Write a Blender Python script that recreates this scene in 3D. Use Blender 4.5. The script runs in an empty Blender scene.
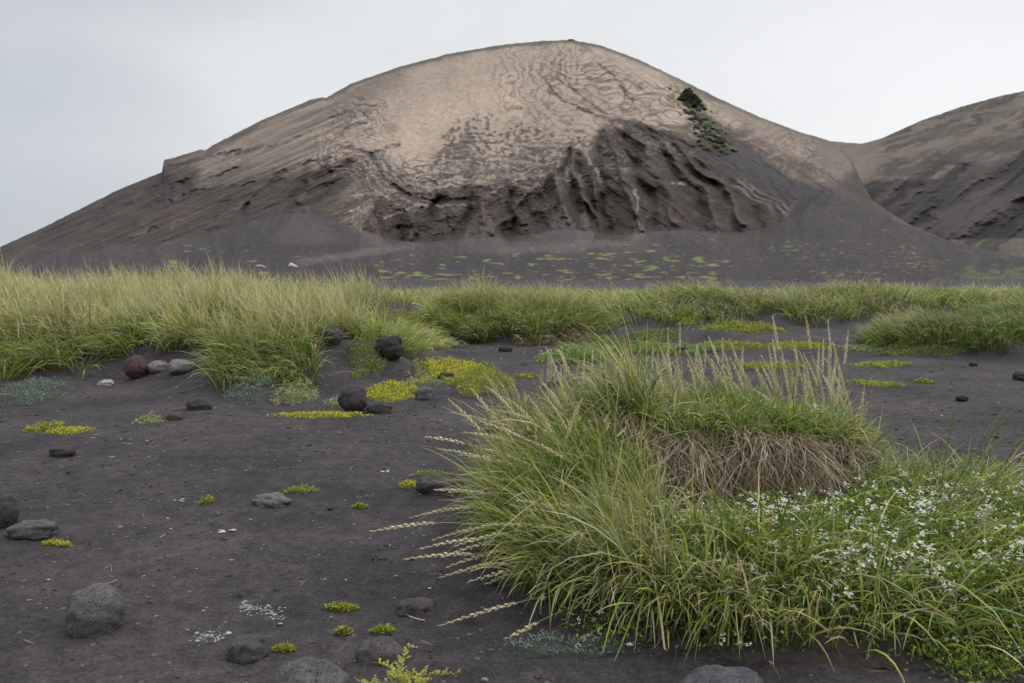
import bpy, math, random
import numpy as np
from mathutils import Vector

# ------------------------------------------------------------------ camera, sky, sun, exposure
SC = bpy.context.scene
COL = SC.collection
F = 796.0                      # focal length in pixels of a 1024 px wide frame
CH = 1.5                       # eye height in metres
PITCH = math.radians(5.70)
cam_data = bpy.data.cameras.new('camera')
cam = bpy.data.objects.new('camera', cam_data)
COL.objects.link(cam)
cam.location = (0, 0, CH)
cam.rotation_euler = (math.radians(90) - PITCH, 0, 0)
cam_data.sensor_width = 36
cam_data.lens = 36 * F / 1024
cam_data.clip_end = 20000
cam_data.clip_start = 0.05
cam_data.dof.use_dof = True
cam_data.dof.focus_distance = 4.0
cam_data.dof.aperture_fstop = 5.6
SC.camera = cam

SUN_EL, SUN_AZ = math.radians(52), math.radians(60)    # azimuth clockwise from +Y
world = bpy.data.worlds.new('World')
SC.world = world
world.use_nodes = True
wn, wl = world.node_tree.nodes, world.node_tree.links
wn.clear()


def N(nodes, kind, **kw):
    n = nodes.new(kind)
    for k, v in kw.items():
        if k in n.bl_rna.properties.keys():
            setattr(n, k, v)
        else:
            n.inputs[k].default_value = v
    return n


sky = N(wn, 'ShaderNodeTexSky', sky_type='NISHITA', sun_disc=False)
sky.sun_elevation = SUN_EL
sky.sun_rotation = SUN_AZ
b1 = N(wn, 'ShaderNodeBackground', Strength=0.10)
wl.new(sky.outputs[0], b1.inputs['Color'])
tc = N(wn, 'ShaderNodeTexCoord')
mp = N(wn, 'ShaderNodeMapping')
mp.inputs['Scale'].default_value = (1.2, 1.2, 3.0)
wl.new(tc.outputs['Generated'], mp.inputs[0])
nz = N(wn, 'ShaderNodeTexNoise', Scale=1.6, Detail=5.0, Roughness=0.5)
wl.new(mp.outputs[0], nz.inputs['Vector'])
sep = N(wn, 'ShaderNodeSeparateXYZ')
wl.new(tc.outputs['Generated'], sep.inputs[0])
mx = N(wn, 'ShaderNodeMath', operation='MULTIPLY_ADD')       # brighter to the right, greyer to the left
wl.new(sep.outputs['X'], mx.inputs[0]); mx.inputs[1].default_value = 0.42
m2 = N(wn, 'ShaderNodeMath', operation='MULTIPLY_ADD')
wl.new(nz.outputs['Fac'], m2.inputs[0]); m2.inputs[1].default_value = 0.55; m2.inputs[2].default_value = 0.27
wl.new(m2.outputs[0], mx.inputs[2])
cr = N(wn, 'ShaderNodeValToRGB')
cr.color_ramp.elements[0].position = 0.22; cr.color_ramp.elements[0].color = (0.50, 0.545, 0.60, 1)
cr.color_ramp.elements[1].position = 0.80; cr.color_ramp.elements[1].color = (0.95, 0.95, 0.96, 1)
e = cr.color_ramp.elements.new(0.52); e.color = (0.80, 0.815, 0.83, 1)
wl.new(mx.outputs[0], cr.inputs[0])
zr = N(wn, 'ShaderNodeMapRange')                             # the overcast brightens towards the zenith
zr.inputs['From Min'].default_value = 0.30; zr.inputs['From Max'].default_value = 1.0
zr.inputs['To Min'].default_value = 1.0; zr.inputs['To Max'].default_value = 2.6
wl.new(sep.outputs['Z'], zr.inputs['Value'])
b2 = N(wn, 'ShaderNodeBackground')
wl.new(cr.outputs[0], b2.inputs['Color'])
wl.new(zr.outputs[0], b2.inputs['Strength'])
ms = N(wn, 'ShaderNodeMixShader'); ms.inputs[0].default_value = 0.93
wl.new(b1.outputs[0], ms.inputs[1]); wl.new(b2.outputs[0], ms.inputs[2])
wo = N(wn, 'ShaderNodeOutputWorld')
wl.new(ms.outputs[0], wo.inputs[0])

sd = bpy.data.lights.new('sun', 'SUN')
sd.energy = 0.8; sd.angle = math.radians(35); sd.color = (1.0, 0.96, 0.9)
sun = bpy.data.objects.new('sun', sd); COL.objects.link(sun)
sun.rotation_euler = (math.radians(90) - SUN_EL, 0, math.pi - SUN_AZ)
SC.view_settings.view_transform = 'Standard'
SC.view_settings.look = 'None'
SC.view_settings.exposure = 0.0
SC.view_settings.gamma = 1.0
SC.render.engine = 'CYCLES'
SC.cycles.max_bounces = 6
SC.cycles.transparent_max_bounces = 8

# ------------------------------------------------------------------ helpers
rng = np.random.default_rng(11)
random.seed(5)
CP, SP = math.cos(PITCH), math.sin(PITCH)


def s_of_py(py):                       # elevation slope z/Y of a ray through picture row py
    t = (341.5 - np.asarray(py, float)) / F
    return (t * CP - SP) / (CP + t * SP)


def u_of(px, s):
    return (np.asarray(px, float) - 512) / F * (CP - s * SP)


def gpt(px, py, z=0.0):                # the level-ground point seen at px, py
    s = s_of_py(py)
    Y = (z - CH) / s
    return float(u_of(px, s) * Y), float(Y)


def at(px, py, Y):                     # the point at distance Y seen at px, py
    s = s_of_py(py)
    return np.array([float(u_of(px, s) * Y), Y, float(CH + s * Y)])


def _h(ix, iy, seed):
    n = (ix.astype(np.int64) * 374761393 + iy.astype(np.int64) * 668265263 + seed * 982451653) & 0xffffffff
    n = ((n ^ (n >> 13)) * 1274126177) & 0xffffffff
    return ((n ^ (n >> 16)) & 0xffff) / 65536.0 * 2 * math.pi


def perlin(x, y, seed=0):
    x = np.asarray(x, float); y = np.asarray(y, float)
    x0 = np.floor(x); y0 = np.floor(y)
    fx, fy = x - x0, y - y0
    ux = fx * fx * fx * (fx * (fx * 6 - 15) + 10); uy = fy * fy * fy * (fy * (fy * 6 - 15) + 10)
    out = 0
    for dx in (0, 1):
        for dy in (0, 1):
            a = _h(x0 + dx, y0 + dy, seed)
            g = np.cos(a) * (fx - dx) + np.sin(a) * (fy - dy)
            out = out + g * (ux if dx else 1 - ux) * (uy if dy else 1 - uy)
    return out * 1.4


def fbm(x, y, o=4, seed=0, r=0.5):
    v, a, t = 0, 1.0, 0.0
    for i in range(o):
        v = v + a * perlin(x * 2 ** i + 13.7 * i, y * 2 ** i - 7.1 * i, seed + i); t += a; a *= r
    return 1.7 * v / t


def sm(a, b, x):
    t = np.clip((x - a) / (b - a), 0, 1)
    return t * t * (3 - 2 * t)


def build(name, V, Q, mat, parent=None, col=None, smooth=True):
    """one mesh object from vertices, faces (quads or triangles in one array) and per-vertex base colours"""
    V = np.asarray(V, np.float32); Q = np.asarray(Q, np.int32)
    me = bpy.data.meshes.new(name)
    k = Q.shape[1]
    me.vertices.add(len(V)); me.vertices.foreach_set('co', V.ravel())
    me.loops.add(Q.size); me.loops.foreach_set('vertex_index', Q.ravel())
    me.polygons.add(len(Q))
    me.polygons.foreach_set('loop_start', np.arange(0, Q.size, k, dtype=np.int32))
    me.polygons.foreach_set('loop_total', np.full(len(Q), k, np.int32))
    me.polygons.foreach_set('use_smooth', np.full(len(Q), smooth, bool))
    me.update(calc_edges=True)
    if col is not None:
        ca = me.color_attributes.new('tint', 'FLOAT_COLOR', 'POINT')
        c4 = np.ones((len(V), 4), np.float32); c4[:, :3] = col
        ca.data.foreach_set('color', c4.ravel())
    me.materials.append(mat)
    o = bpy.data.objects.new(name, me); COL.objects.link(o)
    if parent is not None:
        o.parent = parent
        me.transform(__import__('mathutils').Matrix.Translation(-Vector(parent.location)))
    return o


def empty(name, loc):
    o = bpy.data.objects.new(name, None); COL.objects.link(o); o.location = loc
    o.empty_display_size = 0.1
    return o


def tag(o, label=None, cat=None, group=None, kind=None):
    if label: o['label'] = label
    if cat: o['category'] = cat
    if group: o['group'] = group
    if kind: o['kind'] = kind
    return o


class Geo:
    def __init__(s): s.V = []; s.Q = []; s.C = []; s.n = 0
    def add(s, V, Q, C):
        s.V.append(np.asarray(V, np.float32)); s.Q.append(np.asarray(Q) + s.n)
        s.C.append(np.broadcast_to(np.asarray(C, np.float32), (len(V), 3))); s.n += len(V)
    def build(s, name, mat, parent=None, smooth=True):
        return build(name, np.concatenate(s.V), np.concatenate(s.Q), mat, parent, np.concatenate(s.C), smooth)


def mat_new(name):
    m = bpy.data.materials.new(name); m.use_nodes = True
    m.node_tree.nodes.clear()
    return m, m.node_tree.nodes, m.node_tree.links


def earth_mat(name, scale, bump, dist, speck=0.35, rough=0.92, det=8):
    m, n, l = mat_new(name)
    out = N(n, 'ShaderNodeOutputMaterial'); p = N(n, 'ShaderNodeBsdfPrincipled', Roughness=rough)
    p.inputs['Specular IOR Level'].default_value = 0.18
    a = N(n, 'ShaderNodeAttribute', attribute_name='tint')
    g = N(n, 'ShaderNodeNewGeometry')
    t1 = N(n, 'ShaderNodeTexNoise', Scale=scale, Detail=float(det), Roughness=0.7)
    l.new(g.outputs['Position'], t1.inputs['Vector'])
    mr = N(n, 'ShaderNodeMapRange'); l.new(t1.outputs['Fac'], mr.inputs['Value'])
    mr.inputs['From Min'].default_value = 0.3; mr.inputs['From Max'].default_value = 0.7
    mr.inputs['To Min'].default_value = 1 - speck; mr.inputs['To Max'].default_value = 1 + speck
    mu = N(n, 'ShaderNodeVectorMath', operation='SCALE')
    l.new(a.outputs['Color'], mu.inputs[0]); l.new(mr.outputs[0], mu.inputs['Scale'])
    l.new(mu.outputs[0], p.inputs['Base Color'])
    bp = N(n, 'ShaderNodeBump', Strength=bump, Distance=dist)
    l.new(t1.outputs['Fac'], bp.inputs['Height']); l.new(bp.outputs[0], p.inputs['Normal'])
    l.new(p.outputs[0], out.inputs[0])
    return m


def leaf_mat(name, trans=0.3, rough=0.5, spec=0.3):
    m, n, l = mat_new(name)
    out = N(n, 'ShaderNodeOutputMaterial'); p = N(n, 'ShaderNodeBsdfPrincipled', Roughness=rough)
    p.inputs['Specular IOR Level'].default_value = spec
    a = N(n, 'ShaderNodeAttribute', attribute_name='tint')
    l.new(a.outputs['Color'], p.inputs['Base Color'])
    t = N(n, 'ShaderNodeBsdfTranslucent'); l.new(a.outputs['Color'], t.inputs['Color'])
    ms = N(n, 'ShaderNodeMixShader'); ms.inputs[0].default_value = trans
    l.new(p.outputs[0], ms.inputs[1]); l.new(t.outputs[0], ms.inputs[2]); l.new(ms.outputs[0], out.inputs[0])
    return m


def sand_mat():
    m, n, l = mat_new('black_sand')
    out = N(n, 'ShaderNodeOutputMaterial'); p = N(n, 'ShaderNodeBsdfPrincipled', Roughness=0.9)
    p.inputs['Specular IOR Level'].default_value = 0.2
    g = N(n, 'ShaderNodeNewGeometry')
    big = N(n, 'ShaderNodeTexNoise', Scale=0.9, Detail=4.0, Roughness=0.55)
    fine = N(n, 'ShaderNodeTexNoise', Scale=55.0, Detail=6.0, Roughness=0.75)
    mid = N(n, 'ShaderNodeTexNoise', Scale=9.0, Detail=5.0, Roughness=0.65)
    vo = N(n, 'ShaderNodeTexVoronoi', Scale=70.0)
    vr = N(n, 'ShaderNodeTexVoronoi', Scale=23.0)
    for t in (big, fine, mid, vo, vr): l.new(g.outputs['Position'], t.inputs['Vector'])
    c1 = N(n, 'ShaderNodeValToRGB')
    c1.color_ramp.elements[0].position = 0.35; c1.color_ramp.elements[0].color = (0.032, 0.028, 0.030, 1)
    c1.color_ramp.elements[1].position = 0.65; c1.color_ramp.elements[1].color = (0.062, 0.054, 0.0575, 1)
    l.new(big.outputs['Fac'], c1.inputs[0])
    mr = N(n, 'ShaderNodeMapRange'); l.new(fine.outputs['Fac'], mr.inputs['Value'])
    mr.inputs['From Min'].default_value = 0.3; mr.inputs['From Max'].default_value = 0.7
    mr.inputs['To Min'].default_value = 0.45; mr.inputs['To Max'].default_value = 1.6
    mr2 = N(n, 'ShaderNodeMapRange'); l.new(mid.outputs['Fac'], mr2.inputs['Value'])
    mr2.inputs['From Min'].default_value = 0.3; mr2.inputs['From Max'].default_value = 0.7
    mr2.inputs['To Min'].default_value = 0.62; mr2.inputs['To Max'].default_value = 1.34
    mm = N(n, 'ShaderNodeMath', operation='MULTIPLY'); l.new(mr.outputs[0], mm.inputs[0]); l.new(mr2.outputs[0], mm.inputs[1])
    mu = N(n, 'ShaderNodeVectorMath', operation='SCALE')
    l.new(c1.outputs[0], mu.inputs[0]); l.new(mm.outputs[0], mu.inputs['Scale'])
    # sparse pale and rust grains
    sp = N(n, 'ShaderNodeSeparateColor'); l.new(vr.outputs['Color'], sp.inputs[0])
    gt = N(n, 'ShaderNodeMath', operation='GREATER_THAN'); l.new(sp.outputs[0], gt.inputs[0]); gt.inputs[1].default_value = 0.93
    lt = N(n, 'ShaderNodeMath', operation='LESS_THAN'); l.new(vr.outputs['Distance'], lt.inputs[0]); lt.inputs[1].default_value = 0.22
    an = N(n, 'ShaderNodeMath', operation='MULTIPLY'); l.new(gt.outputs[0], an.inputs[0]); l.new(lt.outputs[0], an.inputs[1])
    a2 = N(n, 'ShaderNodeMath', operation='MULTIPLY'); l.new(an.outputs[0], a2.inputs[0]); a2.inputs[1].default_value = 0.55
    mixc = N(n, 'ShaderNodeMix', data_type='RGBA')
    l.new(a2.outputs[0], mixc.inputs['Factor']); l.new(mu.outputs[0], mixc.inputs['A'])
    mixc.inputs['B'].default_value = (0.20, 0.17, 0.15, 1)
    l.new(mixc.outputs['Result'], p.inputs['Base Color'])
    ad = N(n, 'ShaderNodeMath', operation='MULTIPLY_ADD'); l.new(vo.outputs['Distance'], ad.inputs[0]); ad.inputs[1].default_value = 0.5
    l.new(fine.outputs['Fac'], ad.inputs[2])
    b1 = N(n, 'ShaderNodeBump', Strength=0.8, Distance=0.012); l.new(ad.outputs[0], b1.inputs['Height'])
    b2 = N(n, 'ShaderNodeBump', Strength=0.5, Distance=0.05); l.new(mid.outputs['Fac'], b2.inputs['Height'])
    l.new(b1.outputs[0], b2.inputs['Normal']); l.new(b2.outputs[0], p.inputs['Normal'])
    l.new(p.outputs[0], out.inputs[0])
    return m


def rock_mat():
    m, n, l = mat_new('pitted_basalt')
    out = N(n, 'ShaderNodeOutputMaterial'); p = N(n, 'ShaderNodeBsdfPrincipled', Roughness=0.85)
    p.inputs['Specular IOR Level'].default_value = 0.25
    a = N(n, 'ShaderNodeAttribute', attribute_name='tint')
    g = N(n, 'ShaderNodeNewGeometry')
    t1 = N(n, 'ShaderNodeTexNoise', Scale=22.0, Detail=8.0, Roughness=0.75)
    vo = N(n, 'ShaderNodeTexVoronoi', Scale=85.0)
    l.new(g.outputs['Position'], t1.inputs['Vector']); l.new(g.outputs['Position'], vo.inputs['Vector'])
    mr = N(n, 'ShaderNodeMapRange'); l.new(t1.outputs['Fac'], mr.inputs['Value'])
    mr.inputs['From Min'].default_value = 0.3; mr.inputs['From Max'].default_value = 0.7
    mr.inputs['To Min'].default_value = 0.45; mr.inputs['To Max'].default_value = 1.55
    pr = N(n, 'ShaderNodeMapRange'); l.new(vo.outputs['Distance'], pr.inputs['Value'])
    pr.inputs['From Min'].default_value = 0.18; pr.inputs['From Max'].default_value = 0.36
    pr.inputs['To Min'].default_value = 0.35; pr.inputs['To Max'].default_value = 1.0
    mm = N(n, 'ShaderNodeMath', operation='MULTIPLY'); l.new(mr.outputs[0], mm.inputs[0]); l.new(pr.outputs[0], mm.inputs[1])
    mu = N(n, 'ShaderNodeVectorMath', operation='SCALE')
    l.new(a.outputs['Color'], mu.inputs[0]); l.new(mm.outputs[0], mu.inputs['Scale'])
    l.new(mu.outputs[0], p.inputs['Base Color'])
    ad = N(n, 'ShaderNodeMath', operation='MULTIPLY_ADD'); l.new(pr.outputs[0], ad.inputs[0]); ad.inputs[1].default_value = 0.35
    l.new(t1.outputs['Fac'], ad.inputs[2])
    b = N(n, 'ShaderNodeBump', Strength=0.8, Distance=0.012); l.new(ad.outputs[0], b.inputs['Height'])
    l.new(b.outputs[0], p.inputs['Normal']); l.new(p.outputs[0], out.inputs[0])
    return m


M_SAND = sand_mat()
M_HILL = earth_mat('tephra_slope', 0.6, 0.7, 1.2, 0.26)
M_SOIL = earth_mat('peaty_soil', 30.0, 0.8, 0.03, 0.45)
M_ROCK = rock_mat()
M_GRASS = leaf_mat('grass_blade', 0.28, 0.58, 0.18)
M_STRAW = leaf_mat('dry_straw', 0.2, 0.7, 0.2)
M_LEAF = leaf_mat('herb_leaf', 0.3, 0.6, 0.15)
M_PETAL = leaf_mat('white_petal', 0.3, 0.6, 0.2)
M_PALE = earth_mat('pale_crust', 60.0, 0.3, 0.01, 0.2)

# ------------------------------------------------------------------ the near ground
MOUNDS = [  # cx, cy, rx, ry, h
    (-3.2, 11.2, 2.3, 2.5, .46), (-6.6, 12.2, 3.2, 3.0, .50), (-10.5, 13.5, 4.0, 4.0, .55),
    (-5.2, 16.5, 5.0, 4.0, .50), (-2.2, 19.0, 3.0, 3.0, .30), (-10.5, 20, 7, 5, .6),
    (0.2, 16.3, 2.2, 1.9, .48), (3.0, 20.5, 3.5, 2.6, .32), (7.0, 21.0, 4.5, 2.8, .42),
    (8.0, 13.4, 2.2, 1.7, .34), (11.2, 15.5, 3.0, 2.6, .45), (13, 22, 6, 4, .45),
    (0.0, 25.0, 9.0, 4.0, .30), (-1.75, 10.4, .9, .55, .12), (1.2, 12.1, .8, .5, .07),
    (3.9, 15.6, 1.0, .7, .16), (-2.4, 13.9, 1.1, 1.0, .16), (-1.5, 9.3, 1.1, .5, .05),
    (-6.0, 9.3, 1.4, 1.0, .12),
]


def G(x, y):
    x = np.asarray(x, float); y = np.asarray(y, float)
    d = np.hypot(x, y)
    z = .035 * fbm(x * .45, y * .45, 3, 3) * sm(0, 3, d) + .010 * fbm(x * 2.1, y * 2.6, 3, 9)
    for cx, cy, rx, ry, h in MOUNDS:
        k = np.clip(1 - ((x - cx) / rx) ** 2 - ((y - cy) / ry) ** 2, 0, 1)
        z = z + h * k * k * (3 - 2 * k) * (1 if h < .2 else 1.0)
    return z


def grid_faces(nr, nc):
    i = np.arange(nr - 1)[:, None] * nc + np.arange(nc - 1)[None, :]
    return np.stack([i, i + 1, i + nc + 1, i + nc], -1).reshape(-1, 4)


t = np.arange(-7.45, 7.4501, .0125)
gx = 3.0 * np.sinh(t) * (1 + 0) + 0.0
gy = 3.0 * np.sinh(t) + 4.0
GX, GY = np.meshgrid(gx, gy)
far = sm(60, 300, np.hypot(GX, GY))
GZ = G(GX, GY)
near = 1 - sm(6, 14, np.hypot(GX, GY - 4))
GZ = GZ + near * (.0045 * fbm(GX * 9, GY * 13, 3, 40) - .010 * sm(.25, .6, fbm(GX * 3.2, GY * 5, 3, 44)) * (.5 + fbm(GX * 18, GY * 22, 2, 45))) - .004 * 0
build('ground', np.stack([GX, GY, GZ * (1 - far) - .5 * far], -1).reshape(-1, 3), grid_faces(len(gy), len(gx)), M_SAND)
bpy.data.objects['ground']['kind'] = 'structure'

# ------------------------------------------------------------------ the hills
def sdpoly(P, X, Y):
    """distance to a polygon, negative inside"""
    P = np.asarray(P, float); d = np.full(X.shape, 1e9); s = np.ones(X.shape)
    for i in range(len(P)):
        a, b = P[i], P[i - 1]
        ex, ey = b - a; wx, wy = X - a[0], Y - a[1]
        h = np.clip((wx * ex + wy * ey) / (ex * ex + ey * ey), 0, 1)
        d = np.minimum(d, (wx - ex * h) ** 2 + (wy - ey * h) ** 2)
        c1, c2, c3 = Y >= a[1], Y < b[1], ex * wy > ey * wx
        s = np.where((c1 & c2 & c3) | (~c1 & ~c2 & ~c3), -s, s)
    return s * np.sqrt(d)


def dline(P, X, Y):
    P = np.asarray(P, float); d = np.full(X.shape, 1e9)
    for i in range(len(P) - 1):
        a, b = P[i], P[i + 1]
        ex, ey = b - a; wx, wy = X - a[0], Y - a[1]
        h = np.clip((wx * ex + wy * ey) / (ex * ex + ey * ey), 0, 1)
        d = np.minimum(d, (wx - ex * h) ** 2 + (wy - ey * h) ** 2)
    return np.sqrt(d)


TAN = (.325, .257, .205); TAN2 = (.42, .33, .26); BR = (.038, .028, .0255); BR2 = (.108, .081, .068)
CHA = (.050, .043, .045); DK = (.032, .028, .028); OLI = (.088, .080, .062); MOSS = (.20, .24, .05); PALE = (.33, .285, .235)


def table(t, x):
    t = np.asarray(t, float)
    return np.interp(x, t[:, 0], t[:, 1])


def hill_cols(a, b, step, lo, hi):
    return np.concatenate([np.arange(lo, a, 8.0), np.arange(a, b, step), np.arange(b, hi, 8.0)])


def hill_surface(cols, ridge, foot, Yf_t, Yr_t, Y0, n_ap, n_face, paint, name, rough=0.0, back=260):
    prd = table(ridge, cols) + rough * (fbm(cols / 9, cols * 0, 4, 77) * .7 + .5 * perlin(cols / 1.7, cols * 0 + 3, 5))
    pfd = np.maximum(table(foot, cols), prd + 1.5)

    def smooth(v, w):
        k = np.exp(-((cols[:, None] - cols[None, :]) / w) ** 2) * np.gradient(cols)[None, :]
        return (k @ v) / k.sum(1)
    pr = smooth(table(ridge, cols), 16.0)
    pf = np.maximum(smooth(pfd, 40.0), pr + 1.5)
    Yf, Yr = table(Yf_t, cols), table(Yr_t, cols)
    sf, sr = s_of_py(pf), s_of_py(pr)
    S, Y = [], []
    z0 = -0.45
    for a in np.linspace(0, 1, n_ap):
        y = Y0 + (Yf - Y0) * a ** 1.3
        zf = CH + sf * Yf
        z = z0 + (zf - z0) * ((y - Y0) / (Yf - Y0)) ** 1.35
        S.append((z - CH) / y); Y.append(y)
    for w in np.linspace(0, 1, n_face + 1)[1:]:
        b = 1 - (1 - w) ** (1 / 1.6)
        S.append(sf + (sr - sf) * w); Y.append(Yf + (Yr - Yf) * b)
    S, Y = np.array(S), np.array(Y)
    PX = np.broadcast_to(cols[None, :], S.shape)
    th = np.tan(np.arctan(S) + PITCH)
    PY = 341.5 - F * th
    PY = PY + (prd - pr)[None, :] * np.exp(-np.clip(PY - pr[None, :], 0, None) / np.maximum(7.0, 1.7 * np.abs(prd - pr))[None, :])      # crisp skyline over a smooth dome
    S = s_of_py(PY); sr = S[-1]
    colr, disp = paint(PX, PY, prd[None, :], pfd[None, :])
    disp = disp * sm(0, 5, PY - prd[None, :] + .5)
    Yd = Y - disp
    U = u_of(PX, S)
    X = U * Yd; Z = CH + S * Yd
    XB, YB, ZB, CB = [], [], [], []
    for k in np.linspace(0, 1, 26)[1:]:
        y = Yr + back * k; z = (CH + sr * Yr) * (1 - k) ** 1.2 - 1.0 * k
        z = np.minimum(z, CH + sr * y - .01 * back * k)
        XB.append(U[-1] * y); YB.append(y); ZB.append(z); CB.append(colr[-1])
    X = np.vstack([X, XB]); Y2 = np.vstack([Yd, YB]); Z = np.vstack([Z, ZB]); C = np.concatenate([colr, np.array(CB)])
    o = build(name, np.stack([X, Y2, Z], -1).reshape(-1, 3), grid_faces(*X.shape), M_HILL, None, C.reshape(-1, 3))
    o['kind'] = 'structure'
    return cols, PX, PY, X, Y2, Z


def over(C, m, c):
    return C + m[..., None] * (np.asarray(c) - C)


def paint_main(PX, PY, pr, pf):
    wx = PX + 9 * fbm(PX / 26, PY / 22, 5, 1); wy = PY + 6 * fbm(PX / 26, PY / 18, 5, 21)
    wx1 = PX + 2.2 * fbm(PX / 7, PY / 7, 3, 31); wy1 = PY + 1.8 * fbm(PX / 7, PY / 6, 3, 41)
    n1 = fbm(PX / 30, PY / 16, 5, 51); n2 = fbm(PX / 5, PY / 3.5, 4, 61); n3 = fbm(PX / 90, PY / 60, 3, 71)

    def P(pts, soft=4.0, w=1): return 1 - sm(-soft, soft, sdpoly(pts, wx if w else wx1, wy if w else wy1))
    def L(pts, wid, soft=.8): return 1 - sm(wid * .5, wid * .5 + soft, dline(pts, wx1, wy1))
    C = np.zeros(PX.shape + (3,)) + BR2
    # flow directions of rills: three families
    qL = PY + .42 * PX; aL = PX
    qR = PY - .62 * PX; aR = PX
    wl_ = 1 - sm(330, 400, PX); wr_ = sm(575, 640, PX); wc_ = 1 - wl_ - wr_
    warp = 5 * fbm(PX / 30, PY / 30, 3, 91)
    fl = fbm((qL + warp) / 12, aL / 60, 3, 101)
    lowr = sm(170, 205, PY + .12 * (600 - PX))
    fr = (1 - lowr) * (1.1 * perlin((qR + 2 * warp) / 15.0, aR / 130, 111) + .4 * perlin((qR + warp) / 6.0, aR / 70, 112)) + lowr * (1.1 * perlin((PX + .2 * PY + 2.5 * warp) / 17.0, PY / 130, 113) + .35 * perlin((PX + warp) / 7.0, PY / 60, 114))
    fc = fbm((PX + warp * 1.6) / 20, PY / 60, 3, 121)
    flow = wl_ * fl + wr_ * fr + wc_ * fc
    rid = 1 - 1.5 * np.sqrt(flow ** 2 + .01)
    # tan upper dome
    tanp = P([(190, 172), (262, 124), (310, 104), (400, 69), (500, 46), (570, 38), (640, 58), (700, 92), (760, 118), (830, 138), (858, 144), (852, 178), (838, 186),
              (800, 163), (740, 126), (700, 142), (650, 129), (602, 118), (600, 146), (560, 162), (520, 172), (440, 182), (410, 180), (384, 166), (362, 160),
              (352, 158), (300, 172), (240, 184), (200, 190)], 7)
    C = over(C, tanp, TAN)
    C = over(C, .75 * P([(385, 150), (405, 120), (440, 98), (520, 70), (528, 110), (505, 118), (455, 128), (436, 145), (428, 166), (404, 160)], 14), TAN2)
    C = over(C, .6 * P([(655, 100), (690, 110), (700, 128), (660, 118)], 6), TAN2)
    C = over(C, .70 * P([(185, 170), (262, 124), (330, 94), (400, 66), (405, 78), (350, 120), (340, 158), (260, 178), (205, 188)], 12), (.125, .100, .082))
    # swirled beds under the fork
    sw = P([(350, 152), (372, 148), (392, 160), (412, 178), (440, 176), (520, 168), (600, 150), (604, 172), (520, 192), (440, 204), (420, 236), (372, 240), (345, 222), (336, 190)], 6)
    C = over(C, sw * .9, (.115, .088, .074))
    # lower brown cliffs
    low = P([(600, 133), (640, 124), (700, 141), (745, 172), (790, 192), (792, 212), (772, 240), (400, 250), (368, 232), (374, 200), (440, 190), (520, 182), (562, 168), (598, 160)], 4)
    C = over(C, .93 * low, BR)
    C = over(C, .85 * P([(300, 168), (352, 158), (344, 186), (322, 206), (292, 212), (276, 196)], 6), BR)
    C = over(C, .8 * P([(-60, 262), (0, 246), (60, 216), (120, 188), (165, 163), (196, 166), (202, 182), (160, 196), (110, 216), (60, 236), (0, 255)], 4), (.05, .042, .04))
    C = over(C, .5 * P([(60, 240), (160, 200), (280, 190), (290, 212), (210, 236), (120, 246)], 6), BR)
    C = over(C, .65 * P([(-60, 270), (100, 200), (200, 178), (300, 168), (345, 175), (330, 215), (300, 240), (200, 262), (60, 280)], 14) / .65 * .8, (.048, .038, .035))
    C = over(C, .25 * P([(120, 226), (165, 212), (210, 210), (170, 228)], 5), (.11, .07, .058))
    # speckled dark patch in the middle of the dome
    sp = P([(432, 172), (438, 140), (452, 122), (480, 110), (508, 116), (545, 132), (602, 136), (602, 160), (560, 172), (500, 176)], 6)
    grad = sm(112, 160, PY)
    C = over(C, sp * sm(.22 - .62 * grad, .36 - .52 * grad, n2 + .45 * n1) * (.78 + .45 * fbm(PX / 9, PY / 3, 3, 251)).clip(.2, .97), (.066, .052, .045))
    # marbled strata: contour lines of a warped field
    h = PY / 9.0 + 3.2 * fbm(PX / 78, PY / 46, 3, 131) + .010 * PX
    h2 = h * .43
    con = np.abs((h - np.floor(h)) - .5) * 2
    con2 = np.abs((h2 - np.floor(h2)) - .5) * 2
    zone = P([(345, 215), (352, 150), (330, 120), (380, 110), (410, 150), (440, 170), (520, 175), (600, 172), (600, 120), (700, 150), (620, 180), (560, 190), (480, 210), (400, 215)], 10)
    zone2 = P([(535, 55), (620, 60), (700, 100), (850, 145), (850, 190), (780, 160), (700, 140), (600, 118), (545, 100)], 8)
    vis = np.clip(.60 + .8 * n3 + .6 * n1, 0, 1)
    sq = fbm(PX / 30 + .5 * n1, PY / 14, 3, 137)
    zz = np.clip(zone + .8 * zone2 + .16, 0, 1)
    C = over(C, (1 - sm(.06, .34, con)) * zz * vis * .75, (.085, .069, .060))
    C = over(C, (1 - sm(.03, .13, np.abs(sq))) * np.clip(zone + .22 * zone2 + .10, 0, 1) * .75 * np.clip(.7 + n3, 0, 1), (.095, .078, .068))
    C = over(C, sm(.12, .2, sq) * (1 - sm(.25, .36, sq)) * zone * .4, PALE)
    C = over(C, sm(.80, .95, con2) * zz * (1 - low) * .35, TAN2)
    C = over(C, sm(.84, .96, con) * zone * .40 * vis * (1 - low * .4), PALE)
    # beds that run parallel to a few guiding curves
    def bands(curve, step, reach, amt, bright=.5, duty=.38):
        d = dline(curve, wx, wy) + .9 * n2 + 2.5 * n1
        b_ = np.abs(((d / step + .8 * n1) % 1.0) - .5) * 2
        k = (1 - sm(reach * .6, reach, d)) * np.clip(.75 + .6 * n3 + .5 * n2, 0, 1)
        return (1 - sm(duty * .4, duty, b_)) * k * amt, sm(1 - duty * .6, 1, b_) * k * amt * bright
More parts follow.
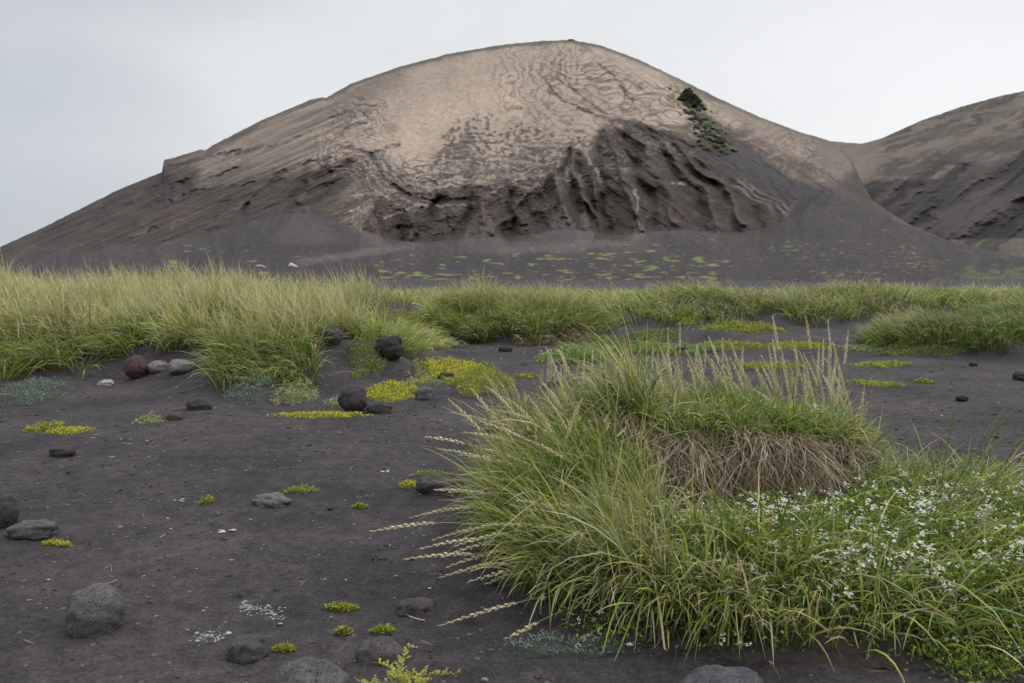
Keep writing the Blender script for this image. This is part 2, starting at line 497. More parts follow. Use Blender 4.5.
    guides = [([(340, 148), (371, 154), (384, 178), (398, 189), (412, 197), (432, 201), (478, 200), (530, 192)], 7.0, 34, .95, 1.1), ([(545, 60), (553, 92), (566, 102), (600, 117), (650, 133), (705, 150), (742, 172)], 10.0, 64, .60, .5),
              ([(420, 186), (480, 184), (520, 178), (560, 168)], 5.6, 17, .9, 1.1), ([(352, 232), (366, 205), (392, 212), (424, 205)], 6.0, 20, .9, 1.1),
              ([(800, 132), (830, 142), (850, 152), (842, 172), (818, 166)], 5.0, 26, .55, .3), ([(336, 118), (352, 108), (372, 112), (376, 128), (350, 134), (338, 128)], 5.0, 18, .8, .5), ([(540, 50), (532, 90), (536, 130)], 9, 26, .42, .3)]
    for cv, st_, rc_, am_, br_ in guides:
        a_, b_ = bands(cv, st_, rc_, am_, br_)
        C = over(C, a_.clip(0, 1) * (1 - .6 * low), (.066, .053, .046)); C = over(C, b_.clip(0, 1) * (1 - .7 * low), (.37, .31, .25))
    # rill tone in the lower cliffs drawn along the flow, gullies darker and spurs lighter
    C = C * (1 + .22 * flow[..., None] * (1 - .7 * tanp[..., None]))
    C = over(C, .45 * low * sm(.2, .8, fbm(PX / 16, PY / 12, 4, 171)), (.11, .082, .072))
    gul = [([(604, 138), (598, 160), (606, 190), (600, 214), (606, 232)], 7), ([(626, 138), (630, 160), (646, 184), (652, 204), (650, 226)], 7), ([(648, 138), (662, 158), (684, 182), (696, 204), (704, 228)], 8),
           ([(668, 143), (696, 168), (722, 192), (738, 214), (742, 232)], 8), ([(690, 150), (722, 174), (750, 198), (764, 228)], 6), ([(572, 150), (570, 180), (578, 204), (586, 232)], 6), ([(584, 160), (590, 190), (592, 214)], 5),
           ([(550, 186), (536, 204), (528, 232)], 8), ([(512, 190), (506, 210), (512, 236)], 6), ([(472, 196), (462, 212), (452, 234)], 5), ([(442, 200), (430, 220), (418, 240)], 5), ([(400, 212), (394, 226), (400, 240)], 7),
           ([(346, 162), (330, 178), (316, 196), (312, 208)], 8), ([(322, 170), (300, 184), (286, 206)], 6), ([(282, 182), (262, 198), (244, 214)], 5), ([(196, 176), (176, 190), (150, 204), (132, 222)], 6), ([(160, 186), (130, 204), (100, 222)], 5), ([(112, 206), (80, 224), (50, 238)], 4)]
    spur = [([(616, 142), (620, 170), (628, 188), (634, 214), (640, 236)], 3.5), ([(640, 144), (656, 172), (672, 196), (678, 224)], 4), ([(660, 146), (690, 178), (712, 206), (722, 228)], 4), ([(682, 150), (720, 182), (745, 206), (752, 226)], 3), ([(560, 170), (558, 196), (566, 222)], 4),
            ([(580, 160), (582, 190), (590, 216)], 3), ([(596, 170), (598, 200)], 2), ([(528, 190), (520, 206), (494, 232)], 3), ([(486, 200), (480, 220)], 4), ([(416, 214), (414, 236)], 4), ([(372, 200), (374, 228)], 4), ([(306, 182), (298, 200)], 3)]
    gd = np.zeros(PX.shape); sp_ = np.zeros(PX.shape)
    wgx = PX + 9 * fbm(PX / 40, PY / 40, 2, 221); wgy = PY + 6 * fbm(PX / 40, PY / 40, 2, 222)
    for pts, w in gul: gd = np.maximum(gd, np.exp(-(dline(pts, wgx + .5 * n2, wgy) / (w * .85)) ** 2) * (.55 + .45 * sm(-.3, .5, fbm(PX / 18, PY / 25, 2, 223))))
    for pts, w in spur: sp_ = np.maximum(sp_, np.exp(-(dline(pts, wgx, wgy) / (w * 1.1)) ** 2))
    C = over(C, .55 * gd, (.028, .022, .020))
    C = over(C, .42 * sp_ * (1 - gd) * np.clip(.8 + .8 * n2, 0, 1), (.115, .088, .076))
    # diagonal flow streaks on both shoulders
    stL = fbm(qL / 3.0, aL / 70, 3, 141); stR = fbm(qR / 3.2, aR / 60, 3, 151)
    C = C * (1 + (.52 * stL * wl_ + .22 * stR * wr_)[..., None]).clip(.35, 1.6)
    C = over(C, wl_ * sm(.25, .5, fbm(qL / 7.0, aL / 110, 3, 143)) * .5 * sm(140, 175, PY), (.055, .045, .040))
    # named strokes: bed lines, plus shadow lines painted dark along the ledges
    dark = [([(545, 80), (553, 92), (566, 102), (600, 117), (650, 133), (705, 150), (742, 172)], 2.0), ([(560, 52), (561, 72), (572, 88), (590, 104), (605, 113)], 1.3),
            ([(598, 62), (612, 76), (622, 88), (634, 104)], 1.3), ([(340, 148), (356, 149), (371, 154), (384, 150), (398, 145)], 2.6), ([(371, 154), (364, 168), (361, 184)], 3.5),
            ([(371, 156), (384, 178), (398, 189), (412, 197), (432, 201), (478, 200)], 2.2), ([(228, 191), (262, 180), (300, 164), (330, 158)], 2.6),
            ([(184, 195), (222, 186)], 2.6), ([(140, 192), (165, 186), (188, 183)], 5), ([(166, 168), (205, 158), (240, 150)], 2), ([(236, 155), (262, 146)], 2.6),
            ([(345, 127), (366, 122)], 1.8), ([(330, 118), (358, 110), (372, 120)], 1.2),
            ([(806, 163), (830, 176), (850, 190), (862, 200)], 2.5), ([(620, 120), (660, 133), (700, 150), (735, 176)], 4), ([(616, 143), (623, 149)], 3),
            ([(636, 146), (650, 160), (668, 170)], 3.5), ([(770, 184), (780, 196)], 2.2), ([(150, 214), (158, 204), (170, 203)], 6), ([(148, 231), (163, 226)], 3), ([(502, 231), (540, 223)], 2.5),
            ([(452, 129), (445, 137)], 3)]
    for pts, w in dark: C = over(C, np.clip(.62 + .8 * n2 + .5 * n1, .1, .85) * L(pts, w * .75, 1.3), (.062, .052, .047))
    light = [([(362, 158), (370, 172), (380, 184), (398, 194), (412, 203), (432, 206), (476, 204)], 1.4), ([(392, 163), (398, 176), (412, 184), (440, 188)], 1.6),
             ([(440, 181), (478, 181), (510, 175)], 2.6), ([(517, 177), (547, 175)], 4), ([(499, 178), (511, 178)], 3.5), ([(567, 168), (567, 180)], 5.5),
             ([(581, 148), (590, 160), (598, 174), (603, 186)], 2.2), ([(566, 172), (570, 188)], 2.5), ([(632, 184), (638, 200), (637, 216), (641, 228)], 1.8), ([(819, 179), (834, 189), (846, 196)], 2.0),
             ([(742, 177), (754, 188)], 2.4), ([(668, 144), (682, 156)], 2.0), ([(384, 218), (405, 210), (418, 206)], 1.6), ([(850, 196), (862, 204)], 2), ([(510, 150), (520, 144), (560, 146), (590, 148)], 1.6),
             ([(460, 148), (500, 160), (540, 164)], 1.2), ([(200, 174), (240, 160)], 1.6), ([(672, 182), (686, 184)], 1.6)]
    for pts, w in light: C = over(C, np.clip(.45 + .8 * n2, 0, .7) * L(pts, w * .8, 1.2), (.27, .23, .19))
    # banded beds low on the right shoulder
    bz = P([(738, 176), (796, 210), (782, 214), (760, 206), (732, 186)], 3, 0)
    C = over(C, bz * sm(-.2, .9, np.sin(qR / 1.1 + 5 * n1)) * .5, (.24, .20, .165))
    # dark scoria tongue under the crag, with moss
    C = over(C, .9 * P([(694, 106), (714, 118), (730, 130), (760, 154), (792, 180), (794, 200), (770, 196), (740, 180), (716, 162), (702, 142)], 3, 0), (.050, .046, .047))
    C = over(C, .85 * P([(782, 192), (792, 190), (794, 200), (786, 200)], 2, 0), DK)
    ms_ = P([(666, 84), (692, 90), (704, 102), (724, 124), (738, 148), (716, 148), (696, 130), (676, 108)], 5)
    C = over(C, ms_ * sm(-.15, .25, n2) * .9, (.092, .100, .036))
    C = over(C, .6 * P([(655, 118), (690, 126), (730, 150), (726, 156), (690, 138), (656, 124)], 2), (.05, .052, .03))
    C = over(C, .5 * P([(715, 104), (760, 118), (830, 138), (860, 142), (860, 200), (800, 166), (740, 130)], 6) * np.clip(.9 + .9 * stR, .2, 1.2), (.10, .080, .068))
    C = over(C, .8 * P([(812, 130), (890, 126), (890, 182), (850, 178), (822, 172)], 9), (.150, .118, .096))
    C = over(C, .85 * P([(826, 186), (846, 172), (890, 168), (890, 230), (852, 215)], 7), (.058, .048, .044))
    # ledges, mostly on the left flank: shadow lines painted dark, with shallow relief
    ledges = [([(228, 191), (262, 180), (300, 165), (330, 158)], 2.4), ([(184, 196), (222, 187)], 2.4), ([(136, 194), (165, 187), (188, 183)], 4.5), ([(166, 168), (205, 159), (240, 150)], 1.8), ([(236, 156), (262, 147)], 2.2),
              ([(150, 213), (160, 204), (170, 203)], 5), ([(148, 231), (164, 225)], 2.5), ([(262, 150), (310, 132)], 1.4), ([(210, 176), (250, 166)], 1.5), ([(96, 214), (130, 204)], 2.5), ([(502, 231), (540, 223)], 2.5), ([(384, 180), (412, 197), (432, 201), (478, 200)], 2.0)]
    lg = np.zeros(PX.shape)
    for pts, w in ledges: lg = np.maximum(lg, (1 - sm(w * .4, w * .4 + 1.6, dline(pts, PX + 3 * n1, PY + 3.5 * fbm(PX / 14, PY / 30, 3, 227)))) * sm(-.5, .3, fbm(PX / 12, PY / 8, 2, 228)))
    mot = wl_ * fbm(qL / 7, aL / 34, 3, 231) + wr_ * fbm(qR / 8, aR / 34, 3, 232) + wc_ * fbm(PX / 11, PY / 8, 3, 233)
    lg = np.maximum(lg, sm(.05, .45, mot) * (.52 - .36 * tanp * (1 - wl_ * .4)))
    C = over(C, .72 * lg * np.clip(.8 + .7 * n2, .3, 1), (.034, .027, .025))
    # thin olive cap on the skyline
    cap = 1 - sm(1.5, 5.0 + 2 * n1, PY - pr)
    C = over(C, .9 * cap * sm(170, 250, PX) * (1 - .35 * sm(600, 700, PX)), OLI)
    # the talus aprons
    tal = sm(-4.0, 6.0, PY - pf + 7 * n1 + 2.5 * n2)
    tal = np.maximum(tal, P([(776, 186), (796, 180), (836, 194), (864, 206), (900, 224), (960, 243), (1300, 262), (1300, 300), (780, 300), (768, 240), (790, 214), (796, 200)], 2.5, 0))
    ta = np.zeros_like(C) + CHA
    fan = fbm(PX / 11 + 2.5 * fbm(PX / 60, PY / 60, 2, 241), PY / 45, 3, 242)
    ta = ta * (1 + .14 * n1[..., None] + .12 * n2[..., None] + .22 * (fan * (1 - sm(10, 45, PY - pf)))[..., None])
    ta = over(ta, .30 * (1 - sm(0, 20, PY - pf + 8 * n1)) * sm(300, 400, PX) * (1 - sm(700, 760, PX)) * np.clip(.6 + n2, 0, 1), (.11, .09, .084))
    ta = over(ta, .45 * L([(300, 262), (345, 256), (400, 247), (430, 240)], 3, 4), (.14, .12, .115))
    ta = over(ta, .35 * L([(500, 250), (560, 247), (620, 242), (640, 236)], 3, 4), (.14, .12, .115))
    C = over(C, tal, np.clip(ta, .01, 1))
    # flecks of moss on the apron, longer than wide because the apron lies nearly flat
    pat = np.where(PX < 760, fbm(PX / 15.0, PY / 2.3, 4, 181), fbm(PX / 9.0, PY / 1.6, 3, 181))
    dens = (.9 * P([(380, 262), (520, 248), (700, 244), (740, 262), (700, 288), (380, 288)], 14)
            + .6 * P([(800, 246), (900, 244), (960, 252), (1040, 236), (1100, 300), (820, 300)], 12)
            + .35 * P([(100, 252), (330, 246), (340, 288), (60, 288)], 12) + .55 * P([(760, 232), (900, 232), (960, 262), (760, 292)], 10)
            + .4 * sm(270, 282, PY))
    thr = np.where(PX < 760, .80, .92) + .30 * fbm(PX / 40, PY / 9, 2, 183) - .52 * np.clip(dens, 0, 1)
    C = over(C, tal * sm(thr, thr + .2, pat + .35 * n1) * (dens > .05) * .8 * (1 - .45 * sm(720, 800, PX)), (.20, .215, .06))
    C = over(C, tal * .55 * sm(930, 1000, PX) * sm(250, 275, PY) * sm(-.2, .2, n1 + n2 * .5), (.11, .13, .05))
    C = over(C, tal * (fbm(PX / 1.8, PY / 1.0, 2, 191) > 1.12) * .5 * sm(228, 240, PY), (.4, .39, .37))
    # ---- relief in metres towards the viewer
    face = 1 - tal
    D = face * (3.4 * flow * (.12 + .88 * low) + .35 * n2 * (low + .4))
    D += 3.0 * P([(690, 104), (712, 112), (726, 130), (740, 150), (716, 150), (698, 128)], 3) * (1 + n2)
    D += face * tanp * 2.0 * fbm(PX / 70, PY / 50, 3, 201)
    D += face * (wl_ * 2.4 * fbm(qL / 10, aL / 90, 3, 211) + wr_ * .35 * stR)
    D -= face * (1 - sm(.08, .3, con)) * zz * .35
    for pts, w in dark: D -= 1.2 * face * (1 - sm(0, w * .9 + 1, dline(pts, wx1, wy1)))
    alc = [([(502, 232), (510, 204), (528, 190), (548, 194), (556, 212), (548, 232), (520, 240)], 9), ([(565, 190), (574, 168), (582, 190), (590, 222), (572, 214)], 7),
           ([(602, 186), (628, 196), (636, 216), (632, 236), (604, 236), (594, 212)], 10), ([(384, 236), (392, 222), (414, 222), (420, 238), (400, 246)], 9),
           ([(436, 226), (448, 216), (458, 222), (450, 234)], 5), ([(642, 186), (664, 182), (672, 200), (664, 212), (645, 206)], 6), ([(694, 200), (712, 204), (728, 226), (708, 226)], 7),
           ([(292, 208), (300, 186), (326, 166), (346, 164), (332, 186), (312, 204)], 8), ([(150, 196), (186, 184), (200, 190), (180, 208), (150, 214)], 6), ([(128, 212), (150, 202), (158, 212), (150, 222)], 5)]
    for pts, d in alc:
        D -= face * d * .45 * (1 - sm(-8, 3.0, sdpoly(pts, wx1, wy1)))
    D += face * (-6.5 * gd + 4.0 * sp_ - 1.8 * lg)
    # buttresses of loose ash between the alcoves
    for (cx, top, bot, w, d) in [(482, 206, 244, 26, 6), (305, 206, 236, 34, 4), (563, 206, 246, 26, 5), (372, 214, 246, 12, 5), (640, 222, 244, 10, 3), (585, 200, 236, 7, 5)]:
        tt = np.clip((PY - top) / (bot - top), 0, 1)
        k = np.clip(1 - np.abs(wx1 - cx) / (2 + w * tt), 0, 1) * (PY > top) * (1 - sm(bot, bot + 12, PY))
        D += d * k
        C = over(C, .55 * sm(0, .25, k) * (1 - tal * .6), (.125, .100, .090))
    D += (1.0 * n1 + 1.8 * fan * (1 - sm(8, 34, PY - pf))) * tal * sm(0, 20, 290 - PY) + .5 * tal * n2 * .3
    C = C * (1 + .10 * n2[..., None])
    return np.clip(C, .012, .6), D


ridge_main = [(-900, 268), (-200, 268), (-50, 261), (0, 247), (40, 229), (80, 209), (120, 189), (162, 172), (164, 160), (176, 157), (200, 149.5), (206, 150), (215, 144), (262, 120), (310, 100), (322, 97), (326, 98), (350, 84), (400, 66.5),
              (450, 53.5), (500, 45), (540, 41), (572, 40), (600, 45), (640, 60), (690, 84), (720, 99), (760, 117), (800, 132), (826, 139.5), (840, 146), (851, 158), (860, 178), (872, 200), (905, 222), (946, 240), (1024, 258), (1100, 264), (1500, 268), (1900, 268)]
foot_main = [(-900, 272), (-50, 264), (0, 258), (100, 248), (180, 241), (240, 226), (275, 212), (305, 206), (345, 224), (400, 247), (440, 240), (460, 244), (482, 226), (505, 246), (535, 236), (562, 218), (600, 238), (622, 241),
             (660, 226), (700, 230), (735, 236), (772, 234), (790, 216), (810, 202), (846, 202), (866, 204), (880, 212), (1900, 272)]
cols = hill_cols(-60, 1084, .75, -900, 1900)
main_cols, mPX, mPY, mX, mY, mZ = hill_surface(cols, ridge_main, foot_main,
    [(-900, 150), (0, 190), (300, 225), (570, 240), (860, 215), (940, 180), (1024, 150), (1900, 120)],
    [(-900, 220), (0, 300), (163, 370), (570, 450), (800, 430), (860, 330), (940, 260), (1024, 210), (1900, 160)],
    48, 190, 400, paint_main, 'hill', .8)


def paint_right(PX, PY, pr, pf):
    wx = PX + 7 * fbm(PX / 22, PY / 22, 4, 301); wy = PY + 5 * fbm(PX / 22, PY / 18, 4, 321)
    n1 = fbm(PX / 30, PY / 14, 5, 351); n2 = fbm(PX / 5, PY / 3.5, 4, 361)

    def P(pts, soft=4.0): return 1 - sm(-soft, soft, sdpoly(pts, wx, wy))
    q = PY + .75 * PX
    fl = 1.1 * perlin((q + 9 * n1) / 17, (PX - PY) / 170, 311) + .4 * perlin((q + 4 * n1) / 7, (PX - PY) / 90, 312)
    C = np.zeros(PX.shape + (3,)) + (.036, .031, .031)
    up = P([(780, 210), (835, 138), (870, 130), (1024, 80), (1500, 30), (1500, 150), (1024, 148), (985, 166), (955, 160), (930, 170), (900, 178), (870, 186), (850, 180)], 4)
    C = over(C, up, (.080, .068, .057))
    st = fbm((PY + .33 * PX) / 4.2 + 1.5 * n1, PX / 80, 4, 331)
    C = over(C, up * sm(.0, .25, st) * .8, (.050, .044, .038))
    C = over(C, up * sm(.05, .3, -st) * .40, (.18, .145, .118))
    C = over(C, .9 * P([(855, 172), (900, 166), (960, 148), (1024, 140), (1100, 130), (1100, 136), (1024, 147), (960, 154), (900, 172), (860, 178)], 2), (.06, .052, .047))
    C = over(C, .6 * P([(862, 160), (900, 152), (950, 138), (1024, 122), (1024, 130), (950, 147), (900, 160)], 3), (.17, .135, .11))
    C = over(C, .5 * P([(892, 178), (930, 172), (950, 163), (960, 166), (935, 178)], 2), (.22, .18, .15))
    C = over(C, .7 * P([(836, 150), (862, 148), (872, 165), (858, 185), (840, 175)], 3), (.14, .11, .09))
    C = over(C, .8 * P([(760, 130), (870, 128), (884, 150), (874, 178), (850, 190), (760, 200)], 9), (.150, .118, .096) * (np.ones(3) + 0))
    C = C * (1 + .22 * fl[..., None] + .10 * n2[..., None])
    tal = sm(-2, 2, PY - pf + 3 * n1)
    C = over(C, tal, (.075, .066, .066))
    C = over(C, tal * sm(.0, .3, n2 + n1) * .6, (.12, .13, .05))
    D = (1 - tal) * ((7 * fl + .5 * n2) * (1 - .85 * up) + up * 1.0 * st)
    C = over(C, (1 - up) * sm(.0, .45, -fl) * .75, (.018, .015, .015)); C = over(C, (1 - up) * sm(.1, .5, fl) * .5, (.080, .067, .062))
    return np.clip(C, .012, .6), D


hill_surface(hill_cols(800, 1084, .9, 600, 1800),
    [(600, 262), (700, 225), (760, 175), (800, 146), (825, 140.5), (846, 142.5), (862, 143.5), (880, 139), (920, 121), (960, 107), (1000, 96), (1024, 91), (1100, 72), (1300, 45), (1500, 60), (1800, 120)],
    [(600, 266), (850, 250), (940, 240), (1024, 238), (1800, 240)],
    [(600, 330), (1800, 330)], [(600, 560), (862, 560), (1200, 640), (1800, 600)], 215, 40, 330, paint_right, 'hill', .6)


def on_hill(px, py):
    i = int(np.argmin(np.abs(main_cols - px))); c = mPY[:, i]
    j = int(np.argmin(np.abs(c - py)))
    return np.array([mX[j, i], mY[j, i], mZ[j, i]])


# ------------------------------------------------------------------ rocks
def ico(sub):
    import bmesh
    bm = bmesh.new(); bmesh.ops.create_icosphere(bm, subdivisions=sub, radius=1)
    V = np.array([v.co[:] for v in bm.verts]); Fc = np.array([[v.index for v in f.verts] for f in bm.faces]); bm.free()
    return V, Fc


ICO = {s: ico(s) for s in (1, 2, 4)}


def rock_geo(sub, rx, ry, rz, seed, rough=.16, ang=0):
    V, Fc = ICO[sub]; V = V.copy()
    n = fbm(V[:, 0] * 1.1 + seed * 3.1, V[:, 1] * 1.1 + V[:, 2] * 1.7, 3, seed) + fbm(V[:, 2] * 1.3 - seed, V[:, 0] * 1.2 - V[:, 1] * .9, 3, seed + 7)
    f = fbm(V[:, 0] * 5 + seed, V[:, 1] * 5 + V[:, 2] * 4, 2, seed + 3)
    V = V * (1 + rough * n + .03 * f)[:, None]
    if ang:
        V = np.sign(V) * np.abs(V) ** (1 - ang * .4)
    V = V * np.array([rx, ry, rz])
    a = seed * 1.7; c, s = math.cos(a) , math.sin(a)
    return V, Fc


GREY = (.085, .078, .080); DGREY = (.048, .043, .046); REDB = (.115, .060, .052); TANR = (.17, .155, .14); LGR = (.12, .112, .11)
ROCKS = [  # px, base row, width px, height px, colour, sink, angular, label
    (97, 640, 56, 44, (.095, .087, .088), .25, .12, 'large rounded pitted grey boulder alone on dark sand in the lower left'),
    (3, 533, 30, 34, DGREY, .15, 0, 'dark boulder cut by the left edge of the picture'),
    (33, 543, 44, 18, GREY, .2, .2, 'flat grey stone touching the dark boulder at the left edge'),
    (137, 387, 24, 22, (.075, .05, .05), .1, 0, 'round dark maroon stone at the foot of the left grass bank'),
    (159, 385, 22, 10, TANR, .25, 0, 'small pale brown stone between the maroon round stone and the oval one'),
    (182, 389, 28, 13, TANR, .2, 0, 'oval pale grey-brown stone at the foot of the left grass bank'),
    (106, 389, 15, 7, (.34, .33, .31), .2, .2, 'small whitish stone on sand left of the maroon round stone'),
    (174, 422, 16, 7, (.075, .040, .034), .3, 0, 'rusty red flat stone beside a tiny pale green plant'),
    (63, 458, 24, 10, (.05, .045, .04), .2, .5, 'small jagged dark stone with pale chips on the open sand'),
    (199, 413, 26, 13, DGREY, .35, 0, 'half buried dark stone in front of the left grass bank'),
    (272, 505, 36, 12, LGR, .3, .2, 'long flat light grey stone on open sand near small moss tufts'),
    (353, 415, 30, 26, DGREY, .1, 0, 'round black stone behind the long yellow moss strip'),
    (379, 415, 24, 12, DGREY, .25, .3, 'low black stone leaning against the right of the round black one'),
    (391, 381, 28, 23, (.035, .032, .034), .1, .15, 'jagged black rock with yellow moss behind its top'),
    (333, 380, 20, 15, (.06, .05, .05), .2, .2, 'dark brown stone under the eroded end of the left grass bank'),
    (346, 372, 16, 14, (.075, .06, .058), .2, .4, 'smaller brown stone behind the one under the eroded bank'),
    (440, 496, 50, 16, (.06, .053, .055), .3, .2, 'broad flat dark slab left of the near hummock'),
    (310, 704, 84, 42, GREY, .2, 0, 'pitted grey boulder cut by the bottom edge of the picture'),
    (248, 656, 42, 20, (.06, .054, .055), .45, .2, 'half buried dark stone beside the speckled white crust'),
    (380, 660, 52, 22, (.07, .062, .064), .45, .1, 'half buried grey boulder behind the feathery yellow herb'),
    (495, 432, 17, 13, (.05, .03, .03), .15, .3, 'small dark red stone behind the left ears of the near hummock'),
    (508, 415, 11, 8, (.035, .03, .03), .15, .3, 'tiny black stone right below the big yellow cushion plant'),
    (622, 395, 26, 16, (.115, .070, .060), .1, .4, 'reddish brown boulder behind the near hummock'),
    (606, 399, 14, 9, (.045, .04, .04), .15, .4, 'black stone against the left side of the reddish boulder'),
    (973, 367, 8, 4, (.03, .027, .028), .1, .5, 'small black stone below the right grass hummock'),
    (962, 401, 12, 6, (.03, .027, .028), .1, .5, 'black jagged stone alone on the sand at the right'),
    (1020, 380, 14, 9, (.045, .05, .035), .1, .3, 'dark stone with a mossy top at the right edge'),
    (682, 354, 12, 7, (.03, .027, .028), .1, .4, 'small black stone on sand beyond the near ears'),
    (425, 402, 20, 12, GREY, .3, .2, 'grey stone left under the big yellow cushion plant'),
    (553, 386, 16, 9, GREY, .25, .2, 'small grey stone on sand right of the big yellow cushion plant'),
    (418, 611, 44, 13, (.055, .048, .05), .5, .2, 'dark half buried stone at the left foot of the near hummock'),
    (722, 712, 90, 36, (.075, .068, .075), .35, .1, 'smooth grey boulder under the grass at the bottom edge'),
    (447, 382, 18, 10, (.04, .036, .037), .2, .4, 'black stone at the left edge of the big yellow cushion plant'),
    (505, 352, 14, 5, (.035, .03, .031), .2, .4, 'dark lump on sand in front of the middle grass hummock'),
    (385, 305 + 38, 22, 10, (.045, .04, .042), .2, .4, 'dark stone in the gap between left bank and middle hummock'),
]
for i, (px, py, w, h, c, sink, ang, lab) in enumerate(ROCKS):
    s_ = float(s_of_py(py - h * .12)); X, Y = gpt(px, py - h * .12)
    rx = w / 2 / F * Y; rz = h / F * Y / (2 - 2 * sink) * (.95 if h < w * .6 else 1.0)
    ry = min(rx, max(rz * 1.05, rx * .72))
    V, Fc = rock_geo(4, rx, ry, rz, 11 + i, .11 + .055 * (ang > .1), ang)
    cy = Y + ry * .55
    V = V + np.array([0, 0, rz * (1 - 2 * sink)])
    wv = rng.random(len(V))
    o = build('stone' if w < 40 else 'boulder', V, Fc, M_ROCK, None, np.array(c)[None, :] * (1 + .15 * (wv[:, None] - .5)))
    o.location = (X * cy / Y, cy, float(G(X, cy)))
    o.rotation_euler = (0, rng.uniform(-.1, .1), 0)
    tag(o, lab, 'boulder' if w >= 40 else 'stone', 'stones lying on the black sand')

# tiny gravel, far too many to count
g = Geo()
V1, F1 = ICO[1]
for k in range(9500):
    Y = rng.uniform(1.6, 24) if k % 3 else rng.uniform(2.0, 8)
    X = rng.uniform(-.75, .75) * Y
    r = rng.gamma(2.0, .0024) * (.4 + .15 * Y)
    r = min(r, .035)
    v = V1 * rng.uniform(.6, 1.25, V1.shape) * np.array([r * 1.25, r, r * .65])
    if k % 55 == 0: r *= 2.8
    tone = rng.choice([.035, .05, .075, .11, .19], p=[.18, .28, .27, .17, .10])
    g.add(v + [X, Y, float(0)], F1, np.array([1.05, .95, .97]) * tone)
V = np.concatenate(g.V); ctr = V.reshape(-1, len(V1), 3).mean(1)
zz = G(ctr[:, 0], ctr[:, 1]) + .001
V[:, 2] += np.repeat(zz, len(V1)); g.V = [V.astype(np.float32)]
o = g.build('gravel', M_ROCK); tag(o, 'fine dark gravel and cinders scattered over the black sand', 'gravel', None, 'stuff')

# pale chips (shell and droppings) on the sand
g = Geo()
chips = [(145, 527, 5), (222, 529, 16), (28, 602, 6), (144, 577, 5), (322, 577, 5), (440, 420, 6), (128, 444, 7), (153, 443, 4), (92, 441, 6), (385, 472, 10), (345, 577, 5), (250, 519, 5),
         (315, 520, 4), (390, 545, 5), (355, 655, 7), (415, 642, 8), (425, 537, 4), (405, 537, 4), (180, 498, 10), (232, 560, 5), (265, 545, 4), (570, 425, 5), (215, 470, 4), (160, 470, 3), (500, 470, 4), (870, 420, 5), (905, 412, 4), (940, 430, 5), (330, 450, 4), (410, 455, 4)]
for (px, py, w) in chips:
    X, Y = gpt(px, py)
    for q in range(1 + w // 3):
        r = w / F * Y * rng.uniform(.10, .2)
        v = V1 * rng.uniform(.5, 1.3, V1.shape) * np.array([r * 1.5, r * 1.1, r * .35])
        x, y = X + rng.normal(0, r * 1.6), Y + rng.normal(0, r * 1.6)
        g.add(v + [x, y, float(G(x, y)) + .003], F1, np.array([.48, .47, .46]) * rng.uniform(.5, 1.1))
for k in range(340):
    Y = rng.uniform(2.6, 16); X = rng.uniform(-.62, .62) * Y; r = .0022 * Y ** .6 * rng.uniform(.6, 1.6)
    g.add(V1 * rng.uniform(.5, 1.3, V1.shape) * np.array([r * 1.5, r, r * .4]) + [X, Y, float(G(X, Y)) + .002], F1, np.array([.42, .41, .40]) * rng.uniform(.5, 1.1))
o = g.build('pale_chips', M_PALE); tag(o, 'tiny whitish shell chips and droppings scattered on the sand', 'chips', None, 'stuff')


def crust(px, py, w, h, n, lab, curve=0):
    X, Y = gpt(px, py); g = Geo()
    sx = w / 2 / F * Y; sy = h / 2 * Y * Y / (CH * F)
    for k in range(n):
        a = rng.uniform(-1, 1); b = rng.normal(0, .42)
        x = X + a * sx; y = Y + (b - curve * (a + .1) ** 2 * np.sign(a + .1) * 1.1) * sy
        r = rng.gamma(2, .0014) + .0010
        g.add(V1 * rng.uniform(.5, 1.3, V1.shape) * np.array([r * 1.6, r * 1.3, r * .35]) + [x - X, y - Y, float(G(x, y) - G(X, Y)) + .001], F1, np.array([.30, .32, .33]) * rng.uniform(.25, 1.2))
    o = g.build('white_crust', M_PALE); o.location = (X, Y, float(G(X, Y)))
    tag(o, lab, 'white crust', None, 'stuff')


crust(262, 606, 52, 12, 190, 'thin curved smear of white crust on the sand', .9)
crust(209, 631, 34, 17, 90, 'speckled cluster of white crust flecks next to a half buried stone')

# dry straw bits blown over the sand
n = 420
Y_ = rng.uniform(2.4, 11, n); X_ = rng.uniform(-.7, .6, n) * Y_
LIT = (X_, Y_)
# driftwood and summit marker, far away on the hill
def far_log(px, py, w, r, lab, cat, name, col_):
    p = on_hill(px, py); L_ = w / F * p[1]
    g = Geo(); k = 9; segs = 8
    for j in range(k):
        pass
    V = []; 
    for j in range(k):
        tt = j / (k - 1); rr = r * (.75 + .35 * math.sin(tt * 3 + 1)) * (0.5 if j in (0, k - 1) else 1)
        for s in range(segs):
            a = 2 * math.pi * s / segs
            V.append(((tt - .5) * L_, rr * math.cos(a), rr * math.sin(a) + r * .6 + .08 * math.sin(tt * 5)))
    Q = [(j * segs + s, j * segs + (s + 1) % segs, (j + 1) * segs + (s + 1) % segs, (j + 1) * segs + s) for j in range(k - 1) for s in range(segs)]
    o = build(name, V, Q, M_PALE, None, np.array([col_] * len(V))); o.location = p; tag(o, lab, cat)


far_log(293, 267, 9, .20, 'white log lying on the dark apron beyond the left grass', 'driftwood', 'driftwood_log', (.50, .50, .50))
far_log(262, 267, 12, .10, 'thin pale plank lying left of the white log on the apron', 'driftwood', 'driftwood_plank', (.42, .42, .42))

